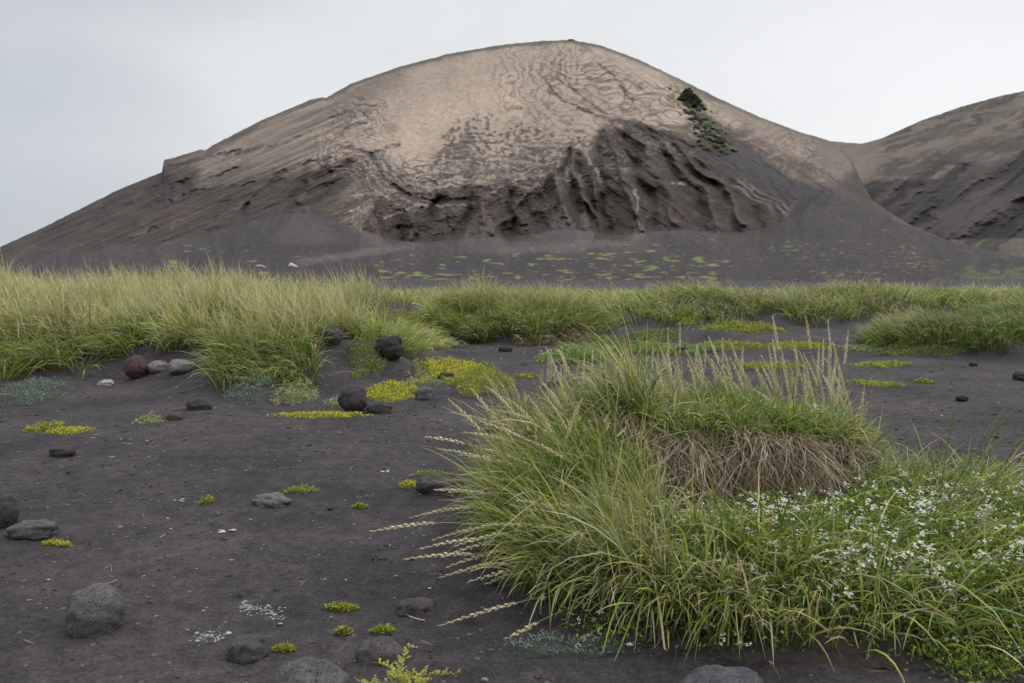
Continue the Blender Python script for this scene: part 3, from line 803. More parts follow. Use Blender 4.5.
# the crag on the right shoulder
p = on_hill(688, 103)
g = Geo()
for k, (dx, dy, dz, r, hgt) in enumerate([(0, 0, 2.8, 3.4, 5.6), (-2.2, -.5, 1.6, 3.0, 4.2), (2.6, -.5, 1.2, 3.0, 4.0), (.6, -1.5, -1.2, 4.2, 4.5), (4.6, -2, -2.4, 3.2, 3.6)]):
    V, Fc = ICO[4]; V = V.copy()
    tz = (V[:, 2] + 1) / 2
    n = fbm(V[:, 0] * 2 + k * 5, V[:, 1] * 2 + V[:, 2] * 3, 4, 400 + k)
    cone = (1.05 - .88 * tz ** 1.3) * (1 + .8 * n)
    hr = np.hypot(V[:, 0], V[:, 1]) + 1e-6
    X_ = V[:, 0] / hr * cone * np.minimum(1, hr * 2.2) * r; Y_ = V[:, 1] / hr * cone * np.minimum(1, hr * 2.2) * r
    Z_ = dz - 1.5 + tz * hgt + .4 * n
    mossy = sm(.0, .3, fbm(V[:, 0] * 2, V[:, 2] * 2 + V[:, 1], 3, 77)) * (k > 0)
    cc = np.array([.040, .039, .036])[None, :] * (1 - mossy[:, None]) + np.array([.075, .09, .03])[None, :] * mossy[:, None]
    g.add(np.stack([X_ + dx, Y_ + dy, Z_], -1), Fc, cc)
o = g.build('rock_crag', M_HILL); o.location = p
tag(o, 'dark pointed crag with moss at its foot on the hill\'s right shoulder', 'crag')
g = Geo()
for k in range(60):
    V, Fc = ICO[2]; r = rng.uniform(.35, 1.25); tt = rng.random()
    q_ = on_hill(688 + 30 * tt + rng.normal(0, 6), 104 + 42 * tt + rng.normal(0, 5)) - p
    g.add(V * rng.uniform(.7, 1.3, V.shape) * [r * 1.3, r, r] + q_, Fc, [(.038, .036, .035), (.07, .078, .03), (.05, .047, .042)][k % 3])
o = g.build('rubble', M_HILL); o.location = p; tag(o, 'mossy dark rubble trailing down from the pointed crag', 'rubble', None, 'stuff')
p = on_hill(571, 40.5)
g = Geo()
for k in range(9):
    V, Fc = ICO[2]
    r = rng.uniform(.35, .6)
    g.add(V * (1 + .12 * rng.normal(size=(len(V), 1))) * [r * 1.2, r, r * .8] + [(-1.6 + .42 * k), rng.uniform(-.3, .3), .15 + (.35 if k in (3, 4, 6) else 0)], Fc, (.13, .12, .11))
o = g.build('stone_cairn', M_ROCK); o.location = p; tag(o, 'tiny low heap of stones on the very summit of the hill', 'cairn')

def blades(base, az, lean, bend, L, W, segs, c0, c1, c2, power=1.4, floor=None, roll=None, gmid=.45):
    n = len(base)
    P = np.asarray(base, float).copy(); dx, dy = np.cos(az), np.sin(az)
    if roll is None: roll = rng.uniform(-1.2, 1.2, n)
    V = np.zeros((n, (segs + 1) * 2, 3)); C = np.zeros((n, (segs + 1) * 2, 3))
    wob = rng.normal(0, .12, n)
    kink = (rng.random(n) < (.17 if segs >= 6 else 0)) * rng.uniform(.5, 1.7, n); kpos = rng.uniform(.3, .75, n)
    for k in range(segs + 1):
        tt = k / segs
        th = lean + bend * tt ** power + kink * (tt > kpos)
        a = az + wob * tt * 2
        tx, ty, tz = np.sin(th) * np.cos(a), np.sin(th) * np.sin(a), np.cos(th)
        if k:
            P[:, 0] += tx * L / segs; P[:, 1] += ty * L / segs; P[:, 2] += tz * L / segs
            if floor is not None:
                P[:, 2] = np.maximum(P[:, 2], floor(P[:, 0], P[:, 1]) + .008 + .02 * tt)
        w = W * .5 * (.75 + .5 * math.sin(min(1, tt * 1.6) * math.pi * .5)) * (1 - tt ** 2.2 * .93)
        px_, py_ = -dy, dx
        nx, ny, nz = np.cos(th) * dx, np.cos(th) * dy, -np.sin(th)
        cr_, sr_ = np.cos(roll), np.sin(roll)
        wv = np.stack([px_ * cr_ + nx * sr_, py_ * cr_ + ny * sr_, nz * sr_], -1) * w[:, None]
        V[:, 2 * k] = P - wv; V[:, 2 * k + 1] = P + wv
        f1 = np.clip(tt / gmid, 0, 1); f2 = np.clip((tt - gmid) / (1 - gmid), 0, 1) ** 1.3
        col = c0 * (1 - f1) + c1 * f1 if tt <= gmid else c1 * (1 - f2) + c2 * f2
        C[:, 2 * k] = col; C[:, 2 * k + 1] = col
    q = np.array([[2 * k, 2 * k + 1, 2 * k + 3, 2 * k + 2] for k in range(segs)])
    Q = (np.arange(n)[:, None, None] * (segs + 1) * 2 + q[None]).reshape(-1, 4)
    return V.reshape(-1, 3), Q, C.reshape(-1, 3)


def tones(n, opts, p, var=.22):
    o = np.array(opts)[rng.choice(len(opts), n, p=p)]
    return o * (1 + var * rng.normal(size=(n, 1))).clip(.5, 1.6)


GREENS = [(.165, .245, .036), (.275, .325, .045), (.088, .165, .032), (.200, .270, .130), (.380, .370, .095), (.50, .42, .24)]
GP = [.28, .24, .14, .14, .12, .08]
STR = [(.62, .55, .34), (.52, .45, .27), (.68, .62, .43), (.42, .43, .18)]


def scatter(dens, n, x0, x1, y0, y1):
    out = []
    m = 0
    while m < n:
        x = rng.uniform(x0, x1, 60000); y = rng.uniform(y0, y1, 60000)
        k = rng.random(60000) < dens(x, y)
        out.append(np.stack([x[k], y[k]], -1)); m += k.sum()
        if len(out) > 400: break
    return np.concatenate(out)[:n]


def ell(x, y, cx, cy, rx, ry, soft=.3, nz=.25, sc=1.2, seed=0):
    e = np.sqrt(((x - cx) / rx) ** 2 + ((y - cy) / ry) ** 2) + nz * fbm(x * sc, y * sc, 3, 500 + seed)
    return 1 - sm(1 - soft, 1, e)


def grad_az(x, y, fn):
    e = .05
    return np.arctan2(-(fn(x, y + e) - fn(x, y - e)), -(fn(x + e, y) - fn(x - e, y)))


def meadow(name, dens, n, box, L, W, lean=.25, bend=.9, wind=.5, segs=4, dry=.5, fn=G, mat=None, straw=.0, tipc=None, gp=GP, power=1.4, outw=.6, parent=None, bright=1.0):
    xy = scatter(lambda a, b: dens(a, b) * (1 - .92 * sm(.1, .6, fbm(a * 1.2, b * 1.2, 3, 730))), n, *box); n = len(xy)
    x, y = xy[:, 0], xy[:, 1]
    z = fn(x, y) - .01
    # neighbouring blades comb the same way in clumps
    comb = 2.6 * fbm(x * 1.1, y * 1.1, 2, 700) * math.pi
    ga = grad_az(x, y, fn)
    vx = outw * np.cos(ga) + wind * np.cos(math.pi + .15) + .55 * np.cos(comb) + rng.normal(0, .45, n)
    vy = outw * np.sin(ga) + wind * np.sin(math.pi + .15) + .55 * np.sin(comb) + rng.normal(0, .45, n)
    az = np.arctan2(vy, vx)
    patch = fbm(x * .8, y * .8, 3, 710)
    l = L * rng.uniform(.55, 1.25, n) * (1 + .45 * patch)
    c1 = tones(n, GREENS, gp) * bright * np.clip(1 + .38 * fbm(x * .9, y * .9, 3, 720), .5, 1.5)[:, None]; c0 = c1 * .42 + np.array([.04, .03, .015])  # brown dead sheaths at the roots, darkened in colour for shade between blades
    dr = (np.clip(dry + 1.1 * patch + rng.normal(0, .3, n), 0, 1))[:, None]
    c2 = c1 * (1 - dr) + tones(n, STR, [.35, .3, .2, .15]) * dr
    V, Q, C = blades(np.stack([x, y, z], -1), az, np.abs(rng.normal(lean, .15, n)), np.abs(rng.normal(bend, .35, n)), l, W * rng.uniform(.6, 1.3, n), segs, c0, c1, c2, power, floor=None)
    return V, Q, C


def turf(name, parts, mat, parent=None):
    g = Geo()
    for a in parts: g.add(*a)
    return g.build(name, mat, parent)


n = 420
tn = tones(n, [(.30, .25, .17), (.18, .14, .10), (.42, .37, .26)], [.4, .35, .25])
V, Q, C = blades(np.stack([LIT[0], LIT[1], G(*LIT) + .004], -1), rng.uniform(0, 6.28, n), np.full(n, 1.45), rng.normal(0, .15, n), rng.uniform(.02, .09, n), rng.uniform(.0015, .0035, n), 3, tn, tn, tn)
o = build('litter', V, Q, M_STRAW, None, C); tag(o, 'short bits of dry straw blown over the dark sand', 'litter', None, 'stuff')

# ---- left bank of lyme grass
def d_left(x, y):
    a = ell(x, y, -3.15, 11.2, 1.85, 2.35, .12, .16, 1.5, 1)
    b = ell(x, y, -7.3, 11.6, 3.1, 2.9, .12, .2, 1.2, 2)
    c = ell(x, y, -6.3, 16.5, 3.9, 4.0, .15, .2, .8, 3)
    d = ell(x, y, -10.8, 15.0, 4.5, 5.0, .15, .2, .8, 4)
    return np.clip(np.maximum(np.maximum(a, b), np.maximum(c, d)), 0, 1) * np.where(y < 13.5, 1, .55) * ~((y < 10.35) & (x / y > -.54) & (x / y < -.375)) * ~((y < 10.9) & (x / y > -.245))


pL = [meadow('l', d_left, 62000, (-13, -1.0, 8.4, 20.5), .52, .010, .35, 1.2, .35, 5, .45, outw=.75, power=1.2),
      meadow('l2', lambda x, y: d_left(x, y) * sm(.22, .40, G(x, y)), 15000, (-13, -1.2, 9.5, 20.5), .70, .0105, .12, .55, .45, 5, 1.6, outw=.15, gp=[.05, .15, .0, .1, .35, .35])]
o = turf('grass_bank', pL, M_GRASS)
tag(o, 'long broad bank of tall wind-combed grass filling the left middle distance', 'grass bank', 'grass banks beyond the sand')

# ---- middle hummock and low turf round it
d_mid = lambda x, y: ell(x, y, .15, 16.2, 1.95, 1.75, .12, .2, 1.4, 11)
o = turf('grass_hummock', [meadow('m', d_mid, 15000, (-2.2, 2.6, 14, 18.5), .50, .013, .28, 1.1, .2, 4, .45, outw=.7),
                           meadow('m2', lambda x, y: d_mid(x, y) * sm(.2, .35, G(x, y)), 2500, (-2.2, 2.6, 14, 18.5), .62, .011, .12, .5, .3, 4, 1.0, outw=.2),
                           meadow('m3', lambda x, y: ell(x, y, .85, 14.75, .75, .38, .3, .4, 2.0, 14), 2600, (-.3, 2, 14, 15.6), .26, .010, .5, 1.6, .0, 4, .3, outw=.9, gp=[.0, .0, .12, .0, .0, .88], bright=.42)], M_GRASS)
tag(o, 'rounded grass hummock with a bare brown underside in the middle distance', 'grass hummock', 'grass hummocks beyond the sand')
d_right = lambda x, y: np.maximum(ell(x, y, 8.0, 13.5, 2.0, 1.5, .12, .2, 1.4, 12), ell(x, y, 11.3, 15.3, 3.0, 2.4, .12, .2, 1.2, 13))
o = turf('grass_hummock', [meadow('r', d_right, 20000, (5.3, 14.5, 12, 18), .40, .011, .28, 1.15, .5, 5, .3, outw=.8, gp=[.35, .12, .35, .10, .05, .03], bright=.8)], M_GRASS)
tag(o, 'dark green rounded grass hummock at the right edge beyond the sand', 'grass hummock', 'grass hummocks beyond the sand')


def d_far(x, y):
    a = ell(x, y, 3.2, 20.8, 3.6, 2.6, .15, .25, .9, 21); b = ell(x, y, 7.4, 21.0, 4.4, 2.7, .15, .25, .9, 22)
    c = ell(x, y, 14, 22.5, 6.5, 4.2, .15, .2, .6, 23); d = ell(x, y, -1.5, 21.5, 4.4, 3.6, .15, .3, .8, 24)
    e_ = ell(x, y, 0, 27, 24, 4.5, .15, .2, .5, 25)
    return np.maximum.reduce([a, b, c, d, e_ * .55])


o = turf('grass', [meadow('f', d_far, 62000, (-20, 22, 18, 32), .50, .017, .25, 1.0, .3, 3, .9, outw=.4),
                   meadow('f2', lambda x, y: ell(x, y, -2.3, 14.6, 1.3, 1.7, .4, .4, 1.3, 26), 6000, (-4, -.8, 12, 18), .26, .012, .4, 1.2, .2, 3, .5, gp=[.15, .3, .05, .1, .35, .05], bright=1.15),
                   meadow('f3', lambda x, y: np.maximum(ell(x, y, 2.2, 13.6, 1.5, .75, .4, .4, 1.3, 27) * .8, ell(x, y, 1.15, 12.0, .9, .5, .5, .5, 1.5, 28)), 5000, (0, 4, 11, 15), .22, .010, .5, 1.3, .2, 3, .2, bright=1.0, gp=[.3, .1, .2, .35, .05, .0])], M_GRASS)
tag(o, 'far band of pale-tipped grass running across the foot of the dark apron', 'grass', None, 'stuff')


# ------------------------------------------------------------------ low mat plants
def mat_plant(name, px, py, w, h, hz, cols_, lab, cat, leaf=.018, n=None, group=None, flat=None, erect=.5, ragged=.45):
    X, Y = gpt(px, py)
    rx = w / 2 / F * Y
    rx *= 1.2
    rem = max(h - .75 * hz * F / Y, h * .3)
    ry = max(.6 * rem * Y * Y / (CH * F), .02)
    cy = Y + ry
    X = X * cy / Y
    root = empty(name, (X, cy, float(G(X, cy))))
    if n is None: n = int(np.clip(rx * ry * 3.2 * 2600 / (leaf / .018) ** 1.8, 260, 9000))
    a = rng.uniform(0, 2 * math.pi, n * 2); r = np.sqrt(rng.random(n * 2))
    x, y = r * np.cos(a), r * np.sin(a)
    sd_ = int(px * 7 + py)
    f = fbm(x * 2.2 + sd_, y * 2.2, 3, sd_ % 997)
    keep = (r + ragged * f * 1.1 + rng.normal(0, .10, len(r))) < .80
    x, y, r, f = x[keep], y[keep], r[keep], f[keep]
    n = len(x)
    dome = np.sqrt(np.clip(1 - (r / 1.0) ** 2, 0, 1)) * (.65 + .9 * np.clip(f + .35, 0, 1))
    wx, wy = X + x * rx, cy + y * ry
    gz = G(wx, wy)
    zz_ = gz + dome * hz * rng.uniform(.55, 1.0, n)
    base = np.stack([wx, wy, zz_], -1)
    tn = tones(n, list(cols_) + [(.16, .12, .07)], [.88 / len(cols_)] * len(cols_) + [.12], .28)
    V, Q, C = blades(base, rng.uniform(0, 2 * math.pi, n), rng.uniform(.1, 1.6 - erect, n), rng.uniform(.1, .9, n), leaf * rng.uniform(.8, 2.0, n), leaf * rng.uniform(.3, .6, n), 2, tn * .75, tn, tn * 1.1)
    fol = build('foliage', V, Q, M_LEAF, root, C)
    # the cushion the leaves sit on
    m = 26
    gxx, gyy = np.meshgrid(np.linspace(-1, 1, m), np.linspace(-1, 1, m))
    rr = np.hypot(gxx, gyy); ff = fbm(gxx * 2.2 + sd_, gyy * 2.2, 3, sd_ % 997)
    ins = 1 - sm(.55, .85, rr + ragged * ff * 1.1)
    vx, vy = X + gxx * rx, cy + gyy * ry
    vz = G(vx, vy) - .02 + (.021 + hz * .45 * np.sqrt(np.clip(1 - rr ** 2, 0, 1))) * ins
    build('cushion', np.stack([vx, vy, vz], -1).reshape(-1, 3), grid_faces(m, m), M_SOIL, root, np.full((m * m, 3), 1.0) * np.mean(cols_, 0) * .25 + np.array([.025, .022, .02]))
    tag(root, lab, cat, group)
    return root


YEL = [(.50, .50, .045), (.58, .53, .055), (.38, .42, .045)]
YG = [(.31, .36, .05), (.38, .40, .06), (.22, .28, .045)]
GR = [(.17, .22, .05), (.24, .28, .08), (.12, .16, .045)]
TEA = [(.17, .23, .19), (.13, .18, .14), (.24, .30, .26)]
PAL = [(.33, .36, .16), (.26, .32, .10), (.42, .43, .26)]
MG = 'low plants on the black sand'
MATS = [
    (45, 434, 36, 12, .05, YG, 'straggly yellow-green plant on open sand at the far left', 'moss_plant'),
    (70, 437, 44, 9, .03, YEL, 'yellow creeping plant just below the straggly one at the left', 'moss_plant'),
    (150, 427, 28, 11, .06, PAL, 'tiny pale green plant touching the rusty red stone', 'sandwort'),
    (322, 420, 96, 8, .03, YEL, 'long thin bright yellow moss strip before the round black stone', 'moss_plant'),
    (392, 403, 50, 20, .08, YEL, 'bright yellow cushion plant right of the round black stone', 'moss_plant'),
    (370, 388, 36, 28, .14, GR, 'leafy green herb left of the jagged black rock', 'leafy_herb'),
    (390, 362, 26, 8, .06, YEL, 'small yellow moss cap showing behind the jagged black rock', 'moss_plant'),
    (335, 407, 20, 12, .08, PAL, 'small pale leafy herb left of the round black stone', 'leafy_herb'),
    (452, 384, 72, 28, .17, YEL, 'upper left part of the big yellow cushion plants in the middle', 'moss_plant'),
    (483, 398, 66, 36, .20, YG, 'large yellow-green cushion plant in the middle of the sand', 'moss_plant'),
    (430, 386, 46, 12, .06, PAL, 'straggly pale plant left of the large cushion plant', 'sandwort'),
    (515, 406, 30, 6, .02, YG, 'small flat moss patch below the large cushion plant', 'moss_plant'),
    (556, 404, 34, 10, .05, YG, 'flat yellow-green patch behind the leftmost tall ears', 'moss_plant'),
    (527, 378, 24, 4, .02, YG, 'thin moss streak right of the large cushion plant', 'moss_plant'),
    (738, 334, 84, 12, .22, YG, 'bright green mossy hump beyond the near hummock', 'moss_plant'),
    (725, 350, 80, 8, .08, YG, 'flat green moss apron in front of the mossy hump', 'moss_plant'),
    (672, 328, 60, 8, .08, YG, 'low green moss patch left of the mossy hump', 'moss_plant'),
    (800, 352, 70, 9, .05, YG, 'green moss patch right of the mossy hump', 'moss_plant'),
    (770, 372, 80, 10, .05, YG, 'broad moss patch seen between the near ears', 'moss_plant'),
    (884, 368, 66, 6, .03, YG, 'yellow-green moss strip on sand left of the right hummock', 'moss_plant'),
    (866, 354, 44, 7, .05, PAL, 'pale grey-green plant strip at the left foot of the right hummock', 'sandwort'),
    (876, 388, 52, 7, .03, YG, 'moss strip on open sand at the right, nearer than the other strips', 'moss_plant'),
    (924, 383, 15, 5, .04, YG, 'tiny moss tuft alone on sand at the right', 'moss_plant'),
    (301, 492, 34, 8, .03, YG, 'moss tuft just behind the long flat light grey stone', 'moss_plant'),
    (207, 505, 13, 8, .03, YG, 'tiny yellow-green tuft alone on the open sand', 'moss_plant'),
    (57, 547, 28, 6, .02, YEL, 'thin yellow moss strip beside the flat grey stone at left', 'moss_plant'),
    (341, 606, 34, 8, .02, YG, 'upper of the small moss tufts near the feathery herb', 'moss_plant'),
    (343, 629, 17, 7, .02, YG, 'roundest small moss tuft left of the feathery herb', 'moss_plant'),
    (383, 629, 24, 8, .02, YG, 'small moss tuft right above the half buried grey boulder', 'moss_plant'),
    (284, 645, 22, 5, .015, YG, 'faint moss tuft right of the half buried dark stone', 'moss_plant'),
    (410, 489, 22, 8, .03, YEL, 'bright moss tuft at the left end of the broad dark slab', 'moss_plant'),
    (434, 478, 44, 6, .03, YG, 'moss streak behind the broad dark slab', 'moss_plant'),
    (360, 507, 14, 5, .02, YG, 'faint small moss dot in the middle of the open sand', 'moss_plant'),
    (30, 408, 66, 26, .13, TEA, 'blue-green fleshy plant at the foot of the far left grass', 'sandwort'),
    (258, 404, 64, 24, .17, TEA, 'blue-green plant under the right end of the left grass bank', 'sandwort'),
    (296, 406, 44, 26, .15, PAL, 'yellow and pale green herb at the right foot of the left bank', 'leafy_herb'),
    (97, 374, 62, 20, .14, [(.32, .30, .04), (.36, .24, .04), (.22, .26, .04)], 'orange-yellow low plant at the foot of the left bank', 'moss_plant'),
    (8, 398, 40, 40, .22, YG, 'bushy yellow-green plant at the far left edge', 'leafy_herb'),
    (378, 350, 70, 14, .14, YG, 'green moss bank between the left bank and middle hummock', 'moss_plant'),
    (612, 350, 60, 12, .14, GR, 'low green herb at the right foot of the middle hummock', 'leafy_herb'),
    (640, 348, 44, 7, .05, YG, 'yellow-green fringe right of the middle hummock', 'moss_plant'),
    (655, 342, 50, 12, .12, GR, 'small grassy green tuft beyond the near ears', 'leafy_herb'),
    (918, 360, 90, 14, .12, GR, 'fresh green plant skirt at the foot of the right hummock', 'leafy_herb'),
    (560, 655, 150, 26, .06, TEA, 'blue-green fleshy plant under the front of the near hummock', 'sandwort'),
    (430, 340, 60, 8, .08, YG, 'flat mossy patch in the gap left of the middle hummock', 'moss_plant'),
]
for (px, py, w, h, hz, cc, lab, nm) in MATS:
    X, Y = gpt(px, py)
    mat_plant(nm, px, py, w, h, hz, cc, lab, {'moss_plant': 'moss', 'sandwort': 'plant', 'leafy_herb': 'plant'}[nm], leaf=max(.011, .0021 * Y), group=MG)

# ------------------------------------------------------------------ the near hummock
def H1(x, y):
    x = np.asarray(x, float); y = np.asarray(y, float)
    n = .10 * fbm(x * 1.7, y * 1.7, 3, 801)
    e1 = 1 - ((x - 1.6) / 1.9) ** 2 - ((y - 4.12) / 1.42) ** 2 + n
    z = .12 * sm(0, .6, e1)
    ex = (x - 1.32) / 1.12; ey = (y - 5.28) / .80
    ee = np.sqrt(ex ** 2 + ey ** 2) + .05 * fbm(x * 3, y * 3, 3, 805)
    soft = np.where(y < 5.25, .11 + .25 * sm(.75, 1.15, np.abs(ex)), .75)
    z = z + .36 * (1 - sm(1 - soft, 1.0, ee)) * (1.06 - .80 * np.clip(np.abs(ex), 0, 1) ** 2)
    k = np.clip(1 - ((x - .42) / .55) ** 2 - ((y - 4.75) / .75) ** 2, 0, 1)
    z = z + .18 * k * k * (3 - 2 * k)
    return z


def GH(x, y): return G(x, y) + H1(x, y)


hx, hy = 1.15, 4.4
hum = empty('grass_hummock', (hx, hy, 0))
tag(hum, 'near grass hummock with a hollow of dead brown roots and pale ears on top', 'grass hummock')
nx_, ny_ = 330, 300
xs, ys = np.meshgrid(np.linspace(-.8, 4.0, nx_), np.linspace(2.8, 6.4, ny_))
h1 = H1(xs, ys)
zz = G(xs, ys) - .03 + np.where(h1 > .002, .03, 0) * sm(.0, .02, h1) + h1
gm = np.gradient(h1, axis=0) / (3.6 / ny_)
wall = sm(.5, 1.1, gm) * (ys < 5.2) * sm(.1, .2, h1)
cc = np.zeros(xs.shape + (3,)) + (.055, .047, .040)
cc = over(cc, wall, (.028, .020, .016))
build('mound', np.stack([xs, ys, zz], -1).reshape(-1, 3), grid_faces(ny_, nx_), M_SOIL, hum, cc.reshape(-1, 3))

# dead thatch hanging in the hollow
def rim_y(x):
    ex = (x - 1.32) / 1.12
    return 5.28 - .80 * np.sqrt(np.clip(.93 ** 2 - ex ** 2, 0, 1)) + .05 * fbm(np.asarray(x) * 2.3, np.asarray(x) * 0 + 5, 3, 806)


def hang(n, segs=7):
    x = rng.uniform(.60, 2.06, n); y = rim_y(x) + rng.normal(.02, .04, n) + .03 * fbm(x * 4, x * 0 + 9, 3, 874)
    hol = np.clip(sm(.1, .55, fbm(x * 2.6, x * 0, 2, 870)) + np.exp(-((x - 1.9) / .10) ** 2) + .8 * np.exp(-((x - 1.28) / .13) ** 2), 0, 1); keep = rng.random(n) > .97 * hol
    x, y, hol = x[keep], y[keep], hol[keep]; n = len(x)
    z = GH(x, y) + .03 * fbm(x * 5, x * 0, 2, 871) - rng.uniform(0, .2, n) * (rng.random(n) < .6)
    drop = rng.uniform(.05, .42, n) * np.sqrt(np.clip(1.05 - ((x - 1.3) / .8) ** 2, .05, 1)); out = rng.uniform(.0, .26, n) ** 1.1 + .02; side = rng.normal(-.02, .15, n) + .16 * fbm(x * 4, x * 0 + 3, 2, 872)
    wob1, wob2 = rng.normal(0, .036, (n, 3)), rng.uniform(0, 6, n)
    W = rng.uniform(.0016, .0042, n)
    V = np.zeros((n, (segs + 1) * 2, 3)); C = np.zeros_like(V)
    base = tones(n, [(.26, .195, .14), (.40, .32, .235), (.55, .47, .35), (.13, .09, .065)], [.28, .34, .26, .12], .2)
    an = rng.uniform(0, math.pi, n)
    for k in range(segs + 1):
        tt = k / segs
        px_ = x + side * tt + wob1[:, 0] * np.sin(tt * 5 + wob2)
        py_ = y - out * np.sin(tt * math.pi * .55) * 1.1 - .02 + wob1[:, 1] * np.sin(tt * 6 + wob2 * 2)
        pz = z + .03 * np.sin(tt * 3) - drop * tt ** 1.35
        pz = np.maximum(pz, GH(px_, py_) + .008)
        w = W * (1 - .7 * tt)
        V[:, 2 * k] = np.stack([px_ - w * np.cos(an), py_ - w * np.sin(an), pz], -1)
        V[:, 2 * k + 1] = np.stack([px_ + w * np.cos(an), py_ + w * np.sin(an), pz], -1)
        C[:, 2 * k] = base * (.8 + .3 * tt); C[:, 2 * k + 1] = base * (.8 + .3 * tt)
    q = np.array([[2 * k, 2 * k + 1, 2 * k + 3, 2 * k + 2] for k in range(segs)])
    return V.reshape(-1, 3), (np.arange(n)[:, None, None] * (segs + 1) * 2 + q[None]).reshape(-1, 4), C.reshape(-1, 3)


g = Geo(); g.add(*hang(5200)); 
# a tangle of broken straws over the hollow wall
n = 6500
x = rng.uniform(.45, 2.2, n); y = rim_y(x) - rng.uniform(-.02, .14, n); z = GH(x, y) + rng.uniform(0, .03, n)
tn = tones(n, [(.26, .20, .145), (.42, .35, .26), (.16, .11, .08)], [.4, .3, .3])
g.add(*blades(np.stack([x, y, z], -1), rng.uniform(0, 6.28, n), rng.uniform(.9, 1.9, n), rng.normal(0, .9, n), rng.uniform(.05, .24, n), rng.uniform(.002, .005, n), 4, tn, tn, tn * 1.15, floor=GH))
g.build('dead_thatch', M_STRAW, hum)
dens_off = lambda x, y: ((y < rim_y(x) + .03) & (y > rim_y(x) - .20) & (x > .68) & (x < 2.02)) | ((y < rim_y(x) + .03) & (y > rim_y(x) - .42) & (x > .78) & (x < 1.92))


def hum_grass(n, dens, box, L, W, lean, bend, wind, toward, gp, dry, segs=6, seedk=0, bright=1.0, power=1.3, floor=True):
    xy = scatter(dens, n, *box); n = len(xy); x, y = xy[:, 0], xy[:, 1]
    z = GH(x, y) - .008
    comb = 2.6 * fbm(x * 5, y * 5, 2, 820 + seedk) * math.pi
    # outward from the middle of the hummock
    ox, oy = (x - 1.1) / 1.5, (y - 4.5) / 1.2
    vx = .8 * ox + wind * -1 + .7 * np.cos(comb) + rng.normal(0, .7, n)
    vy = .8 * oy - toward + .7 * np.sin(comb) + rng.normal(0, .7, n)
    az = np.arctan2(vy, vx)
    c1 = tones(n, GREENS, gp, .32) * bright; c0 = c1 * .42 + np.array([.035, .026, .012])  # root colour: dead brown sheaths, painted darker as shade inside the tussock
    dr = np.clip(dry + .9 * fbm(x * 2, y * 2, 2, 830) + rng.normal(0, .35, n), 0, 1)[:, None]
    c2 = c1 * (1 - dr) + tones(n, STR, [.35, .3, .2, .15]) * dr
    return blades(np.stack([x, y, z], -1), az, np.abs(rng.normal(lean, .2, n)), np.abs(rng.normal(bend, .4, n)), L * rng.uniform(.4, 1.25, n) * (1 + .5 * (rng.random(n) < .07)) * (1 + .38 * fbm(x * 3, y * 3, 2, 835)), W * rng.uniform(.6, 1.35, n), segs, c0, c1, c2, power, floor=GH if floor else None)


inh = lambda x, y: sm(.015, .06, H1(x, y))
g = Geo()
# crown
g.add(*hum_grass(9500, lambda x, y: sm(.25, .34, H1(x, y)) * (y > rim_y(x) - .02), (0, 2.7, 4.2, 6.2), .20, .0060, .2, .9, .25, .1, [.34, .22, .24, .08, .08, .04], .25, seedk=1))
g.add(*hum_grass(2300, lambda x, y: ((y > rim_y(x) - .03) & (y < rim_y(x) + .10) & (x > .4) & (x < 2.3)) * 1.0, (.3, 2.4, 4.3, 5.4), .19, .0045, .4, 1.6, .1, .9, [.32, .24, .16, .08, .12, .08], .45, seedk=2, floor=False))
# left flank
g.add(*hum_grass(8000, lambda x, y: inh(x, y) * (x < .78 + .1 * (y - 4)) * (1 - .8 * dens_off(x, y)), (-.7, .95, 3.1, 6.0), .40, .0068, .22, .80, .60, .25, [.24, .20, .16, .14, .14, .12], .5, seedk=3))
# front skirt, left and middle
g.add(*hum_grass(6300, lambda x, y: inh(x, y) * ((y < rim_y(x) - .78) | (x < .55)) * (x < 1.9) * (~dens_off(x, y)) * (1 - .88 * sm(.85, 1.35, x)), (-.6, 1.8, 2.8, 4.7), .36, .0078, .28, 1.10, .45, .80, [.22, .22, .16, .13, .14, .13], .4, seedk=4))
# right skirt: sparser grass among the flowering herb
g.add(*hum_grass(4000, lambda x, y: inh(x, y) * (x > 1.3) * (~dens_off(x, y)) * (y < 4.9) * ((y < rim_y(x) - .7) | (x > 2.1)), (1.2, 3.6, 2.8, 5.2), .29, .0068, .3, 1.2, .2, .5, [.30, .22, .22, .10, .09, .07], .35, seedk=5))
g.add(*hum_grass(2200, lambda x, y: inh(x, y) * (x > 1.9) * (y > 4.0), (1.8, 3.6, 4.0, 6.2), .26, .0050, .2, .9, .1, .1, [.3, .2, .2, .1, .12, .08], .4, seedk=6))
# short bright yellow-green growth under the hollow
g.add(*hum_grass(6500, lambda x, y: (~dens_off(x, y)) * (y < rim_y(x) - .12) * (y > rim_y(x) - .95) * inh(x, y) * (x > .4) * (x < 2.2), (.3, 2.3, 3.3, 4.6), .095, .0060, .3, 1.1, .2, .3, [.1, .4, .0, .0, .5, .0], .0, segs=4, seedk=7, bright=1.25))
g.build('grass_blades', M_GRASS, hum)

